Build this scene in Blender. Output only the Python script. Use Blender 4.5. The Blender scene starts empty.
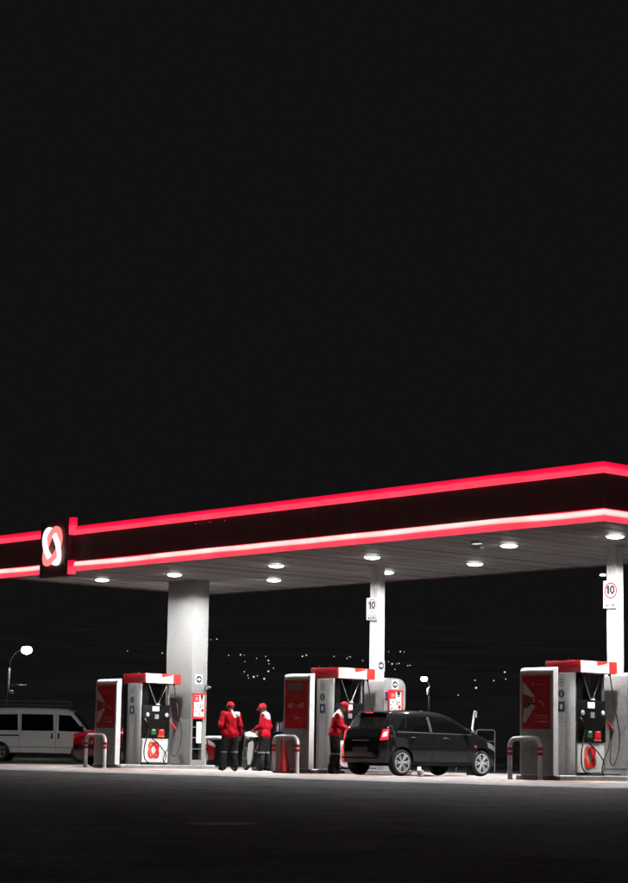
import bpy, bmesh, math, random
import numpy as np
from mathutils import Vector, Matrix
random.seed(7)
SC = bpy.context.scene
COL = SC.collection
R = math.radians
PI = math.pi

# ------------------------------------------------------------------ camera
YAW, PITCH, ROLL, FPX = 0.8402, 0.1531, 0.0161, 2012.6
CAM = Vector((28.305, -31.342, 0.50))
cd = bpy.data.cameras.new('camera')
cam = bpy.data.objects.new('camera', cd)
COL.objects.link(cam)
fw = Vector((-math.sin(YAW) * math.cos(PITCH), math.cos(YAW) * math.cos(PITCH), math.sin(PITCH)))
rt = Vector((math.cos(YAW), math.sin(YAW), 0))
up = rt.cross(fw)
cr, sr = math.cos(ROLL), math.sin(ROLL)
R2 = rt * cr + up * sr
U2 = up * cr - rt * sr
M = Matrix((R2, U2, -fw)).transposed().to_4x4()
M.translation = CAM
cam.matrix_world = M
cd.sensor_fit = 'HORIZONTAL'
cd.sensor_width = 36.0
cd.lens = 36.0 * FPX / 628.0
cd.clip_start = 0.1
cd.clip_end = 6000
SC.camera = cam

# ------------------------------------------------------------------ night sky, exposure
W = bpy.data.worlds.new('World')
SC.world = W
W.use_nodes = True
bg = W.node_tree.nodes['Background']
bg.inputs[0].default_value = (1.0, 1.0, 1.0, 1)
bg.inputs[1].default_value = 0.0056
SC.view_settings.view_transform = 'Standard'
SC.view_settings.look = 'None'
SC.view_settings.gamma = 1
SC.view_settings.exposure = 0
SC.render.engine = 'CYCLES'
SC.cycles.use_denoising = True
SC.cycles.max_bounces = 8
SC.cycles.sample_clamp_indirect = 4.0
SC.cycles.caustics_reflective = False
SC.cycles.caustics_refractive = False
LAMP_W = 330.0
# faint sun lamp from behind the camera, added to lift the blacks
sd_ = bpy.data.lights.new('lift_sun', 'SUN'); sd_.energy = 0.20; sd_.angle = R(15); sd_.color = (1, 1, 1)
sun = bpy.data.objects.new('lift_sun', sd_); COL.objects.link(sun)
sun.rotation_euler = Vector((-0.62, 0.62, -0.55)).to_track_quat('-Z', 'Y').to_euler()

# ------------------------------------------------------------------ helpers
class MB:
    def __init__(s):
        s.v = []; s.f = []; s.m = []
    def add(s, vs, fs, m=0):
        o = len(s.v)
        s.v += [tuple(p) for p in vs]
        for f in fs:
            s.f.append([i + o for i in f]); s.m.append(m)
        return s
    def box(s, x0, x1, y0, y1, z0, z1, m=0):
        vs = [(x, y, z) for z in (z0, z1) for y in (y0, y1) for x in (x0, x1)]
        return s.add(vs, [(0, 2, 3, 1), (4, 5, 7, 6), (0, 1, 5, 4), (2, 6, 7, 3), (0, 4, 6, 2), (1, 3, 7, 5)], m)
    def rbox(s, x0, x1, y0, y1, z0, z1, b=0.02, seg=2, m=0):
        bm = bmesh.new()
        bmesh.ops.create_cube(bm, size=1)
        for v in bm.verts:
            v.co = Vector(((x0 + x1) / 2 + v.co.x * (x1 - x0), (y0 + y1) / 2 + v.co.y * (y1 - y0), (z0 + z1) / 2 + v.co.z * (z1 - z0)))
        bmesh.ops.bevel(bm, geom=bm.edges[:], offset=b, segments=seg, profile=0.5, affect='EDGES')
        bm.verts.index_update()
        s.add([v.co[:] for v in bm.verts], [[v.index for v in f.verts] for f in bm.faces], m)
        bm.free()
        return s
    def tube(s, pts, r, n=10, m=0, closed=False):
        P = [Vector(p) for p in pts]; k = len(P)
        rr = r if isinstance(r, (list, tuple)) else [r] * k
        ring = []
        t0 = (P[1] - P[0]).normalized()
        a = Vector((0, 0, 1)) if abs(t0.z) < 0.9 else Vector((1, 0, 0))
        nrm = t0.cross(a).normalized()
        for i in range(k):
            if closed: t = (P[(i + 1) % k] - P[i - 1]).normalized()
            elif i == 0: t = t0
            elif i == k - 1: t = (P[i] - P[i - 1]).normalized()
            else: t = ((P[i + 1] - P[i]).normalized() + (P[i] - P[i - 1]).normalized()).normalized()
            nrm = (nrm - t * nrm.dot(t)).normalized()
            b = t.cross(nrm)
            ring.append([P[i] + (nrm * math.cos(2 * PI * j / n) + b * math.sin(2 * PI * j / n)) * rr[i] for j in range(n)])
        vs = [p for q in ring for p in q]
        fs = []
        for i in range(k if closed else k - 1):
            i2 = (i + 1) % k
            for j in range(n):
                fs.append((i * n + j, i * n + (j + 1) % n, i2 * n + (j + 1) % n, i2 * n + j))
        if not closed:
            fs.append(tuple(range(n))[::-1]); fs.append(tuple((k - 1) * n + j for j in range(n)))
        return s.add(vs, fs, m)
    def lathe(s, prof, n=24, c=(0, 0, 0), ax='z', m=0, sx=1, sy=1):
        vs = []; fs = []
        k = len(prof)
        for (r, h) in prof:
            for j in range(n):
                a = 2 * PI * j / n
                p = (r * math.cos(a) * sx, r * math.sin(a) * sy, h)
                if ax == 'x': p = (p[2], p[0], p[1])
                elif ax == 'y': p = (p[1], p[2], p[0])
                vs.append((p[0] + c[0], p[1] + c[1], p[2] + c[2]))
        for i in range(k - 1):
            for j in range(n):
                fs.append((i * n + j, i * n + (j + 1) % n, (i + 1) * n + (j + 1) % n, (i + 1) * n + j))
        fs.append(tuple(range(n))[::-1]); fs.append(tuple((k - 1) * n + j for j in range(n)))
        return s.add(vs, fs, m)
    def extr(s, poly, mp, w0, w1, m=0):
        n = len(poly)
        vs = [mp(u, v, w0) for u, v in poly] + [mp(u, v, w1) for u, v in poly]
        fs = [tuple(range(n))[::-1], tuple(range(n, 2 * n))]
        for i in range(n):
            fs.append((i, (i + 1) % n, n + (i + 1) % n, n + i))
        return s.add(vs, fs, m)
    def rect(s, u0, u1, v0, v1, mp, w0, w1, m=0):
        return s.extr([(u0, v0), (u1, v0), (u1, v1), (u0, v1)], mp, w0, w1, m)
    def disc(s, cu, cv, r, mp, w0, w1, n=24, m=0, ry=None):
        ry = ry or r
        return s.extr([(cu + r * math.cos(2 * PI * j / n), cv + ry * math.sin(2 * PI * j / n)) for j in range(n)], mp, w0, w1, m)
    def ring(s, cu, cv, a, b, tilt, wid, mp, w0, w1, n=56, m=0, wave=0.0, ph=0.0, t0=0.0, t1=2 * PI):
        # an elliptical flat ring, a along its long axis (tilted from vertical), optionally weaving in depth
        vs = []; fs = []
        full = abs(t1 - t0 - 2 * PI) < 1e-6
        k = n if full else n + 1
        ct, st = math.cos(tilt), math.sin(tilt)
        for j in range(k):
            t = t0 + (t1 - t0) * j / n
            d = wave * math.cos(2 * t + ph)
            for (da, w) in ((0, w0), (0, w1), (-wid, w1), (-wid, w0)):
                uu = (b + da) * math.cos(t); vv = (a + da) * math.sin(t)
                vs.append(mp(cu + uu * ct - vv * st, cv + uu * st + vv * ct, w + d))
        for j in range(k if full else k - 1):
            q = ((j + 1) % k) * 4; p = j * 4
            for e in range(4):
                e2 = (e + 1) % 4
                fs.append((p + e, q + e, q + e2, p + e2))
        if not full:
            fs.append((0, 1, 2, 3)); fs.append(((k - 1) * 4 + 3, (k - 1) * 4 + 2, (k - 1) * 4 + 1, (k - 1) * 4))
        return s.add(vs, fs, m)
    def grid(s, pts, m=0):
        nu = len(pts); nv = len(pts[0])
        vs = [p for row in pts for p in row]
        fs = [(i * nv + j, (i + 1) * nv + j, (i + 1) * nv + j + 1, i * nv + j + 1) for i in range(nu - 1) for j in range(nv - 1)]
        return s.add(vs, fs, m)
    def mesh(s, name, mats, sharp=35):
        me = bpy.data.meshes.new(name)
        me.from_pydata(s.v, [], s.f)
        for m in (mats if isinstance(mats, (list, tuple)) else [mats]): me.materials.append(m)
        me.polygons.foreach_set('material_index', s.m)
        bm = bmesh.new(); bm.from_mesh(me)
        bmesh.ops.remove_doubles(bm, verts=bm.verts, dist=1e-5)
        bmesh.ops.recalc_face_normals(bm, faces=bm.faces)
        for f in bm.faces: f.smooth = True
        for e in bm.edges:
            e.smooth = len(e.link_faces) == 2 and e.calc_face_angle(0) < R(sharp)
        bm.to_mesh(me); bm.free()
        return me
    def build(s, name, mats, parent=None, loc=(0, 0, 0), rz=0, sharp=35):
        return link(name, s.mesh(name, mats, sharp), parent, loc, rz)

def link(name, me, parent=None, loc=(0, 0, 0), rz=0):
    o = bpy.data.objects.new(name, me)
    COL.objects.link(o)
    o.location = loc; o.rotation_euler = (0, 0, rz)
    if parent: o.parent = parent
    return o
def tag(o, label, cat, group=None):
    o['label'] = label; o['category'] = cat
    if group: o['group'] = group
    return o
def thing(name, label, cat, loc=(0, 0, 0), rz=0, group=None):
    o = bpy.data.objects.new(name, None)
    COL.objects.link(o)
    o.empty_display_size = 0.2
    o.location = loc; o.rotation_euler = (0, 0, rz)
    return tag(o, label, cat, group)
def struct(o, kind='structure'):
    o['kind'] = kind
    return o
def copy_tree(o, loc=None, label=None, parent=None, rz=None):
    c = o.copy(); COL.objects.link(c)
    c.parent = parent
    if loc is not None: c.location = loc
    if rz is not None: c.rotation_euler = (0, 0, rz)
    if label: c['label'] = label
    for ch in list(o.children): copy_tree(ch, parent=c)
    return c
def FY(c):      # face looking towards -Y: u = x, v = z
    return lambda u, v, w: (u, c - w, v)
def FX(c):      # face looking towards +X: u = y, v = z
    return lambda u, v, w: (c + w, u, v)
def FXn(c):     # face looking towards -X
    return lambda u, v, w: (c - w, u, v)

# ------------------------------------------------------------------ materials
MATS = {}
def mat(name, col, rough=0.5, metal=0.0, var=0.12, scale=6.0, bump=0.0, bscale=60.0, coat=0.0, spec=0.5, rvar=0.1, emit=None, estr=0.0, alpha=1.0, trans=0.0, perobj=0.0):
    m = bpy.data.materials.new(name)
    m.use_nodes = True
    nt = m.node_tree; b = nt.nodes['Principled BSDF']
    N = nt.nodes.new; L = nt.links.new
    tc = N('ShaderNodeTexCoord')
    nz = N('ShaderNodeTexNoise'); nz.inputs['Scale'].default_value = scale; nz.inputs['Detail'].default_value = 8; nz.inputs['Roughness'].default_value = 0.65
    L(tc.outputs['Object'], nz.inputs['Vector'])
    mx = N('ShaderNodeMix'); mx.data_type = 'RGBA'
    lo = tuple(max(0, c * (1 - var)) for c in col) + (1,); hi = tuple(min(1, c * (1 + var)) for c in col) + (1,)
    mx.inputs['A'].default_value = lo; mx.inputs['B'].default_value = hi
    mr = N('ShaderNodeMapRange'); mr.inputs['From Min'].default_value = 0.3; mr.inputs['From Max'].default_value = 0.7
    L(nz.outputs['Fac'], mr.inputs['Value']); L(mr.outputs['Result'], mx.inputs['Factor'])
    out = mx.outputs['Result']
    if perobj:
        oi = N('ShaderNodeObjectInfo')
        mp = N('ShaderNodeMapRange'); mp.inputs['To Min'].default_value = 1 - perobj; mp.inputs['To Max'].default_value = 1 + perobj
        L(oi.outputs['Random'], mp.inputs['Value'])
        vm = N('ShaderNodeVectorMath'); vm.operation = 'SCALE'
        L(out, vm.inputs[0]); L(mp.outputs['Result'], vm.inputs['Scale'])
        out = vm.outputs['Vector']
    L(out, b.inputs['Base Color'])
    b.inputs['Metallic'].default_value = metal
    b.inputs['Specular IOR Level'].default_value = spec
    rr = N('ShaderNodeMapRange'); rr.inputs['To Min'].default_value = max(0.02, rough - rvar * rough); rr.inputs['To Max'].default_value = min(1, rough + rvar * rough)
    L(nz.outputs['Fac'], rr.inputs['Value']); L(rr.outputs['Result'], b.inputs['Roughness'])
    if coat: b.inputs['Coat Weight'].default_value = coat; b.inputs['Coat Roughness'].default_value = 0.06
    if trans: b.inputs['Transmission Weight'].default_value = trans
    if bump:
        n2 = N('ShaderNodeTexNoise'); n2.inputs['Scale'].default_value = bscale; n2.inputs['Detail'].default_value = 6
        L(tc.outputs['Object'], n2.inputs['Vector'])
        bp = N('ShaderNodeBump'); bp.inputs['Strength'].default_value = bump; bp.inputs['Distance'].default_value = 0.02
        L(n2.outputs['Fac'], bp.inputs['Height']); L(bp.outputs['Normal'], b.inputs['Normal'])
    if emit:
        b.inputs['Emission Color'].default_value = tuple(emit) + (1,)
        b.inputs['Emission Strength'].default_value = estr
    MATS[name] = m
    return m

WHITE = mat('white_paint', (0.66, 0.66, 0.655), 0.38, var=0.13, scale=5)
HOOPW = mat('hoop_paint', (0.84, 0.84, 0.83), 0.4, var=0.05)
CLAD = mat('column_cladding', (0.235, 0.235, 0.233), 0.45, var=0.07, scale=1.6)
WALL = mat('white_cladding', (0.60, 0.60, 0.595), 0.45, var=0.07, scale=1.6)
GREY = mat('grey_panel', (0.30, 0.30, 0.295), 0.42, metal=0.3, var=0.25, scale=4)
GREYM = mat('mid_grey_panel', (0.30, 0.30, 0.295), 0.45, var=0.12)
GREYD = mat('dark_grey_panel', (0.09, 0.09, 0.09), 0.45, var=0.15)
STEEL = mat('brushed_steel', (0.42, 0.42, 0.42), 0.36, metal=0.75, var=0.12, scale=9)
CHROME = mat('chrome', (0.75, 0.75, 0.75), 0.15, metal=1.0, var=0.05)
BLACK = mat('black_plastic', (0.005, 0.005, 0.005), 0.4, var=0.3, spec=0.1)
RUBBER = mat('rubber', (0.014, 0.014, 0.014), 0.75, var=0.3, bump=0.1)
RED = mat('red_paint', (0.62, 0.030, 0.022), 0.38, var=0.08, scale=3)
HEADR = mat('header_red', (0.27, 0.008, 0.014), 0.45, var=0.1, scale=3, spec=0.3)
REDPR = mat('red_print', (0.50, 0.012, 0.018), 0.42, var=0.1, scale=3)
REDDK = mat('dark_red_print', (0.30, 0.008, 0.014), 0.42, var=0.1, scale=3)
ORANGE = mat('orange_print', (0.75, 0.13, 0.05), 0.42, var=0.08)
PALE = mat('pale_print', (0.42, 0.43, 0.40), 0.45, var=0.15, scale=14)
PINKPR = mat('pink_print', (0.62, 0.20, 0.16), 0.45, var=0.1)
NAVY = mat('navy_print', (0.020, 0.018, 0.055), 0.4, var=0.1)
PURPLE = mat('purple_print', (0.10, 0.025, 0.10), 0.4, var=0.1)
GREEN = mat('green_plastic', (0.02, 0.10, 0.025), 0.35, var=0.1)
REDPL = mat('red_plastic', (0.60, 0.012, 0.025), 0.32, var=0.06)
CONE = mat('cone_plastic', (0.62, 0.022, 0.022), 0.45, var=0.15, scale=8)
INK = mat('black_ink', (0.015, 0.015, 0.015), 0.5, var=0.1)
CONC = mat('kerb_concrete', (0.24, 0.235, 0.23), 0.8, var=0.3, scale=5, bump=0.35, bscale=40)
SOFFIT = mat('soffit_aluminium', (0.80, 0.80, 0.80), 0.46, metal=0.2, var=0.25, scale=2.5, perobj=0.32)
FASCIA = mat('fascia_panel', (0.13, 0.05, 0.05), 0.5, var=0.2, scale=2)
GLASS = mat('dark_glass', (0.003, 0.003, 0.0035), 0.05, var=0.1, spec=0.3)
TRIM = mat('dark_trim', (0.10, 0.10, 0.10), 0.3, metal=0.5)
SCREEN = mat('lit_screen', (0.8, 0.8, 0.8), 0.3, emit=(1, 1, 0.97), estr=0.9)
CARBLK = mat('black_car_paint', (0.0095, 0.0095, 0.010), 0.07, var=0.1, spec=0.5)
CARRED = mat('red_car_paint', (0.10, 0.002, 0.004), 0.2, var=0.05, spec=0.3)
VANW = mat('van_paint', (0.78, 0.75, 0.73), 0.5, var=0.08, scale=1.2, spec=0.3)
RIM = mat('alloy_rim', (0.70, 0.70, 0.70), 0.32, metal=0.5, var=0.06)
TAILON = mat('lit_tail_lamp', (0.5, 0.01, 0.02), 0.2, emit=(1.0, 0.015, 0.035), estr=1.5)
TAILHOT = mat('lit_tail_core', (0.6, 0.1, 0.1), 0.2, emit=(1.0, 0.50, 0.50), estr=4.0)
TAILOFF = mat('tail_lens', (0.35, 0.006, 0.012), 0.15, var=0.05)
LENS = mat('headlamp_glass', (0.5, 0.5, 0.5), 0.12, metal=0.5, var=0.1)
SKIN = mat('skin', (0.26, 0.13, 0.085), 0.55, var=0.1, scale=20)
HAIR = mat('hair', (0.012, 0.010, 0.009), 0.6)
JRED = mat('red_jacket_cloth', (0.33, 0.004, 0.013), 0.85, var=0.35, scale=7, bump=0.8, bscale=14, spec=0.12)
JWHT = mat('white_jacket_cloth', (0.42, 0.41, 0.395), 0.85, var=0.25, scale=9, bump=0.8, bscale=14, spec=0.15)
CAPR = mat('red_cap_cloth', (0.36, 0.004, 0.014), 0.8, var=0.2, scale=20, spec=0.15)
TROU = mat('dark_trouser_cloth', (0.011, 0.0105, 0.0105), 0.95, var=0.4, scale=7, bump=1.0, bscale=8, spec=0.08)
REFL = mat('reflective_tape', (0.20, 0.20, 0.195), 0.5, var=0.15)
SHOE = mat('black_leather', (0.010, 0.010, 0.010), 0.45, var=0.2)
POLE = mat('galvanised_pole', (0.10, 0.10, 0.10), 0.5, metal=0.4, var=0.2)
LAMPON = mat('lit_lamp_lens', (0.9, 0.9, 0.9), 0.3, emit=(1, 1, 0.98), estr=20.0)
STREETON = mat('lit_street_lens', (0.9, 0.9, 0.9), 0.3, emit=(1, 1, 1), estr=8.0)
TOWNON = mat('lit_town_lens', (0.9, 0.9, 0.9), 0.3, emit=(1, 1, 1), estr=0.75)
EMBW = mat('lit_emblem_white', (0.9, 0.9, 0.9), 0.3, emit=(1.0, 0.95, 0.95), estr=1.25)
EMBP = mat('lit_emblem_pink', (0.9, 0.3, 0.3), 0.3, emit=(1.0, 0.24, 0.22), estr=1.15)

def band_mat(name, split):
    # backlit acrylic strip: deep red rim, rose body and (lower strip) a washed-out upper half
    m = bpy.data.materials.new(name); m.use_nodes = True
    nt = m.node_tree; b = nt.nodes['Principled BSDF']; N = nt.nodes.new; L = nt.links.new
    tc = N('ShaderNodeTexCoord'); sp = N('ShaderNodeSeparateXYZ'); L(tc.outputs['Object'], sp.inputs[0])
    ad = N('ShaderNodeMath'); ad.operation = 'ADD'; L(sp.outputs['X'], ad.inputs[0]); L(sp.outputs['Y'], ad.inputs[1])
    fr = N('ShaderNodeTexNoise'); fr.noise_dimensions = '1D'; fr.inputs['Scale'].default_value = 1.6; fr.inputs['Detail'].default_value = 1.0
    dv = N('ShaderNodeMath'); dv.operation = 'DIVIDE'; dv.inputs[1].default_value = 6.1
    L(ad.outputs[0], dv.inputs[0]); L(dv.outputs[0], fr.inputs['W'])
    mu = N('ShaderNodeMath'); mu.operation = 'MULTIPLY_ADD'; mu.inputs[1].default_value = 0.36; L(fr.outputs[0], mu.inputs[0])
    L(sp.outputs['Z'], mu.inputs[2])       # z (0..1 over the strip height) + sawtooth along the run
    rp = N('ShaderNodeValToRGB')
    if split:
        st = [(0.0, (0.85, 0.015, 0.05)), (0.08, (1.0, 0.05, 0.09)), (0.60, (1.0, 0.07, 0.11)), (0.72, (1.0, 0.62, 0.58)), (0.95, (1.0, 0.80, 0.76)), (1.08, (1.0, 0.55, 0.52)), (1.15, (0.75, 0.008, 0.04))]
    else:
        st = [(0.0, (0.85, 0.015, 0.05)), (0.10, (1.0, 0.055, 0.105)), (0.62, (1.0, 0.06, 0.11)), (0.76, (1.0, 0.012, 0.065)), (1.0, (0.85, 0.004, 0.04))]
    mr = N('ShaderNodeMapRange'); mr.inputs['From Min'].default_value = 0; mr.inputs['From Max'].default_value = 1.22
    L(mu.outputs[0], mr.inputs['Value']); L(mr.outputs['Result'], rp.inputs[0])
    e = rp.color_ramp.elements
    while len(e) < len(st): e.new(0.5)
    for q, (p, c) in zip(e, st): q.position = min(1, p / 1.22); q.color = c + (1,)
    b.inputs['Base Color'].default_value = (0.4, 0.01, 0.02, 1)
    L(rp.outputs[0], b.inputs['Emission Color']); n3 = N('ShaderNodeTexNoise'); n3.noise_dimensions = '1D'; n3.inputs['Scale'].default_value = 0.9; n3.inputs['Detail'].default_value = 5
    L(ad.outputs[0], n3.inputs['W'])
    m3 = N('ShaderNodeMapRange'); m3.inputs['From Min'].default_value = 0.3; m3.inputs['From Max'].default_value = 0.7; m3.inputs['To Min'].default_value = 0.92; m3.inputs['To Max'].default_value = 1.35
    L(n3.outputs['Fac'], m3.inputs['Value']); L(m3.outputs['Result'], b.inputs['Emission Strength'])
    return m
BANDLO = band_mat('lit_band_lower', True)
BANDUP = band_mat('lit_band_upper', False)

def ground_mat():
    m = bpy.data.materials.new('forecourt_paving'); m.use_nodes = True
    nt = m.node_tree; b = nt.nodes['Principled BSDF']; N = nt.nodes.new; L = nt.links.new
    tc = N('ShaderNodeTexCoord')
    def noise(s, d=8, r=0.6, dist=0):
        n = N('ShaderNodeTexNoise'); n.inputs['Scale'].default_value = s; n.inputs['Detail'].default_value = d; n.inputs['Roughness'].default_value = r; n.inputs['Distortion'].default_value = dist
        L(tc.outputs['Object'], n.inputs['Vector']); return n.outputs['Fac']
    def ramp(src, a, c0, d, c1):
        r = N('ShaderNodeValToRGB'); e = r.color_ramp.elements
        e[0].position = a; e[0].color = tuple(c0) + (1,); e[1].position = d; e[1].color = tuple(c1) + (1,)
        L(src, r.inputs[0]); return r.outputs[0]
    def mix(t, a, bb, f):
        x = N('ShaderNodeMix'); x.data_type = 'RGBA'; x.blend_type = t
        L(a, x.inputs['A']); L(bb, x.inputs['B'])
        if isinstance(f, float): x.inputs['Factor'].default_value = f
        else: L(f, x.inputs['Factor'])
        return x.outputs['Result']
    base = ramp(noise(0.8, 9, 0.7), 0.36, (0.078, 0.078, 0.077), 0.7, (0.14, 0.139, 0.137))
    fine = ramp(noise(9, 6, 0.85), 0.38, (0.35, 0.35, 0.35), 0.66, (1.7, 1.7, 1.7))
    c = mix('MULTIPLY', base, fine, 0.8)
    stain = ramp(noise(0.9, 5, 0.7, 0.8), 0.52, (1, 1, 1), 0.66, (0.45, 0.44, 0.43))
    c = mix('MULTIPLY', c, stain, 0.7)
    L(c, b.inputs['Base Color'])
    rr = N('ShaderNodeMapRange'); rr.inputs['To Min'].default_value = 0.60; rr.inputs['To Max'].default_value = 0.88
    L(noise(1.7, 6), rr.inputs['Value']); L(rr.outputs['Result'], b.inputs['Roughness'])
    b.inputs['Specular IOR Level'].default_value = 0.25
    bp = N('ShaderNodeBump'); bp.inputs['Strength'].default_value = 0.9; bp.inputs['Distance'].default_value = 0.02
    L(noise(14, 8, 0.85), bp.inputs['Height']); L(bp.outputs['Normal'], b.inputs['Normal'])
    return m
GROUND = ground_mat()
PADM = mat('pad_concrete', (0.26, 0.254, 0.249), 0.6, var=0.4, scale=2.2, perobj=0.12, bump=0.4, bscale=35, spec=0.35)
PAINTR = mat('worn_red_road_paint', (0.36, 0.17, 0.14), 0.6, var=0.45, scale=7, bump=0.3, bscale=35)
PATCH = mat('patch_asphalt', (0.26, 0.19, 0.175), 0.6, var=0.25, scale=5, bump=0.4)

FONTC = {}
def text(s, size, m, parent, mp, u, v, w=0.0, depth=0.003, name='lettering', align='CENTER', sx=1.0):
    key = (s, size, align, sx)
    if key not in FONTC:
        c = bpy.data.curves.new('lettering', 'FONT')
        c.body = s; c.size = size; c.align_x = align; c.align_y = 'CENTER'; c.extrude = 0.5
        c.resolution_u = 3; c.offset = size * 0.012
        o = bpy.data.objects.new('tmp', c); COL.objects.link(o)
        dg = bpy.context.evaluated_depsgraph_get()
        me = bpy.data.meshes.new_from_object(o.evaluated_get(dg))
        FONTC[key] = ([(p.co.x * sx, p.co.y, p.co.z) for p in me.vertices], [list(f.vertices) for f in me.polygons])
        bpy.data.objects.remove(o); bpy.data.curves.remove(c)
    vs, fs = FONTC[key]
    b = MB()
    b.add([mp(u + x, v + y, w + (z + 0.5) * depth) for x, y, z in vs], fs)
    return b.build(name, m, parent)
# ------------------------------------------------------------------ ground, pad, hillside
def gz(y):
    return -0.022 * max(0.0, -6.0 - max(y, -70.0))
g = MB()
ys = [-3000, -70, -40, -20, -10, -6, -5, -1, 10, 60, 300, 3000]
xs = [-3000, -300, -80, -40, -20, 0, 20, 40, 80, 300, 3000]
g.grid([[(x, y, gz(y) - 0.004) for y in ys] for x in xs])
struct(g.build('ground', GROUND))
pad = MB(); pad.box(-24, 7, -6.0, 9.5, -0.05, -0.006)
pado = struct(pad.build('forecourt_pad', RUBBER))
b = MB(); b.rbox(-1.54, 1.54, -1.54, 1.54, -0.0055, 0.0, 0.003, 1); slm = b.mesh('slab', PADM)
for i in range(10):
    for j in range(5): link('slab', slm, pado, (-22.45 + 3.1 * i, -4.45 + 3.1 * j, 0))
def marking(x0, x1, y0, y1):
    b = MB(); b.box(x0, x1, y0, y1, 0.0005, 0.004)
    return struct(b.build('painted_marking', PAINTR))
marking(-24, 7, -1.55, -0.62)
for x in (0, -7.5, -15.04):
    marking(x - 1.35, x - 0.80, -0.55, 5.4)
    marking(x + 0.80, x + 1.35, -0.55, 5.4)
b = MB()
pv = [(-0.9, -0.35), (-0.2, -0.62), (0.5, -0.5), (0.95, -0.1), (0.75, 0.4), (0.1, 0.62), (-0.6, 0.45)]
b.add([(11.75 + u * 0.42, -17.7 + v * 0.62, gz(-17.7 + v * 0.62) + 0.001) for u, v in pv], [tuple(range(7))])
struct(b.build('road_patch', PATCH))
random.seed(3)
h = MB()
rows = []
for i in range(24):
    r = 350 + 55 * i
    row = []
    for j in range(41):
        a = YAW + R(-40 + 2 * j)
        z = (r - 350) * 0.085 + 0.6 * math.sin(j * 0.9) * math.sin(i * 0.5) - 0.3
        row.append((CAM.x - math.sin(a) * r, CAM.y + math.cos(a) * r, z))
    rows.append(row)
h.grid(rows)
struct(h.build('hill', mat('night_hill', (0.105, 0.105, 0.105), 0.9, var=0.4, scale=0.02)))

TOWN = [[-500, 410, 32.8], [-457, 376, 28.1], [-475, 396, 30.4], [-461, 389, 29.1], [-442, 373, 27.0], [-419, 355, 24.5], [-405, 341, 22.8], [-406, 333, 22.4], [-378, 311, 19.4], [-383, 317, 20.0], [-374, 313, 19.2], [-484, 424, 32.5], [-491, 432, 33.4], [-498, 410, 32.6], [-488, 411, 32.0], [-385, 320, 20.4], [-389, 320, 20.6], [-499, 404, 32.3], [-505, 485, 37.3], [-503, 489, 37.5], [-501, 489, 37.3], [-440, 422, 29.6], [-430, 417, 28.7], [-426, 412, 28.2], [-427, 411, 28.2], [-417, 408, 27.3], [-416, 408, 27.4], [-398, 384, 24.9], [-341, 358, 19.9], [-315, 331, 16.7], [-370, 401, 24.2], [-342, 371, 20.7], [-297, 306, 14.0], [-338, 362, 19.9], [-465, 427, 31.5], [-477, 439, 32.9], [-451, 421, 30.3], [-428, 415, 28.5], [-536, 389, 34.1], [-520, 392, 33.1], [-638, 512, 47.3], [-631, 503, 46.4], [-519, 391, 33.0], [-478, 433, 32.7], [-465, 427, 31.4], [-473, 436, 32.5], [-450, 420, 30.1]]
b = MB()
b.tube([(0, 0, -6), (0, 0, -0.2)], 0.045, 6, m=0)
b.lathe([(0.05, -0.25), (0.2, -0.2), (0.26, 0.0), (0.2, 0.2), (0.05, 0.25)], 10, m=1)
tm = b.mesh('town_lamp', [POLE, TOWNON])
bright = {0, 3, 6, 9, 10, 11, 12, 24, 30, 29, 40, 19}
for i, p in enumerate(TOWN):
    o = link('town_lamp', tm, None, p)
    k = 0.95 if i in bright else random.uniform(0.45, 0.65)
    o.scale = (k, k, k if k < 1 else 1.0)
    tag(o, 'tiny white lamp of the distant town on the dark hillside', 'town lamp', 'lights of the town on the hillside')

# ------------------------------------------------------------------ canopy
X0, X1, Y0, Y1 = -18.35, 3.066, -1.106, 6.32
ZB, ZT = 5.044, 6.224
EX0, EX1 = -16.18, -14.80           # emblem box
can = thing('station_canopy', 'long flat dark canopy edged with two glowing red light bands', 'canopy', (0, 0, 0))
N_PL = 70
pw = (X1 - X0 - 0.2) / N_PL
b = MB(); b.box(-pw / 2 + 0.012, pw / 2 - 0.012, Y0 + 0.1, Y1 - 0.1, 0, 0.03)
b.box(-pw / 2 + 0.012, -pw / 2 + 0.022, Y0 + 0.1, Y1 - 0.1, 0.03, 0.06)
pm = b.mesh('soffit_plank', SOFFIT)
for i in range(N_PL):
    link('soffit_plank', pm, can, (X0 + 0.1 + pw * (i + 0.5), 0, ZB + 0.03 + (0.004 if i % 2 else 0)))
b = MB(); b.box(X0 + 0.09, X1 - 0.09, Y0 + 0.09, Y1 - 0.09, ZB + 0.10, ZT - 0.05)
b.build('roof_deck', GREYD, can)
# fascia panels: front, right end, back, left end
nf = 10
for i in range(nf):
    w_ = (X1 - X0 - 0.09) / nf
    b = MB(); b.rbox(X0 + 0.045 + w_ * i + 0.004, X0 + 0.045 + w_ * (i + 1) - 0.004, Y0 + 0.04, Y0 + 0.085, ZB + 0.006, ZT - 0.004, 0.006, 1)
    b.build('fascia_panel', FASCIA, can)
    b = MB(); b.rbox(X0 + 0.045 + w_ * i + 0.004, X0 + 0.045 + w_ * (i + 1) - 0.004, Y1 - 0.085, Y1 - 0.04, ZB + 0.006, ZT - 0.004, 0.006, 1)
    b.build('fascia_panel', FASCIA, can)
for i in range(4):
    w_ = (Y1 - Y0 - 0.18) / 4
    for (xa, xb) in ((X1 - 0.085, X1 - 0.04), (X0 + 0.04, X0 + 0.085)):
        b = MB(); b.rbox(xa, xb, Y0 + 0.09 + w_ * i + 0.004, Y0 + 0.09 + w_ * (i + 1) - 0.004, ZB + 0.006, ZT - 0.004, 0.006, 1)
        b.build('fascia_panel', FASCIA, can)
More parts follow.
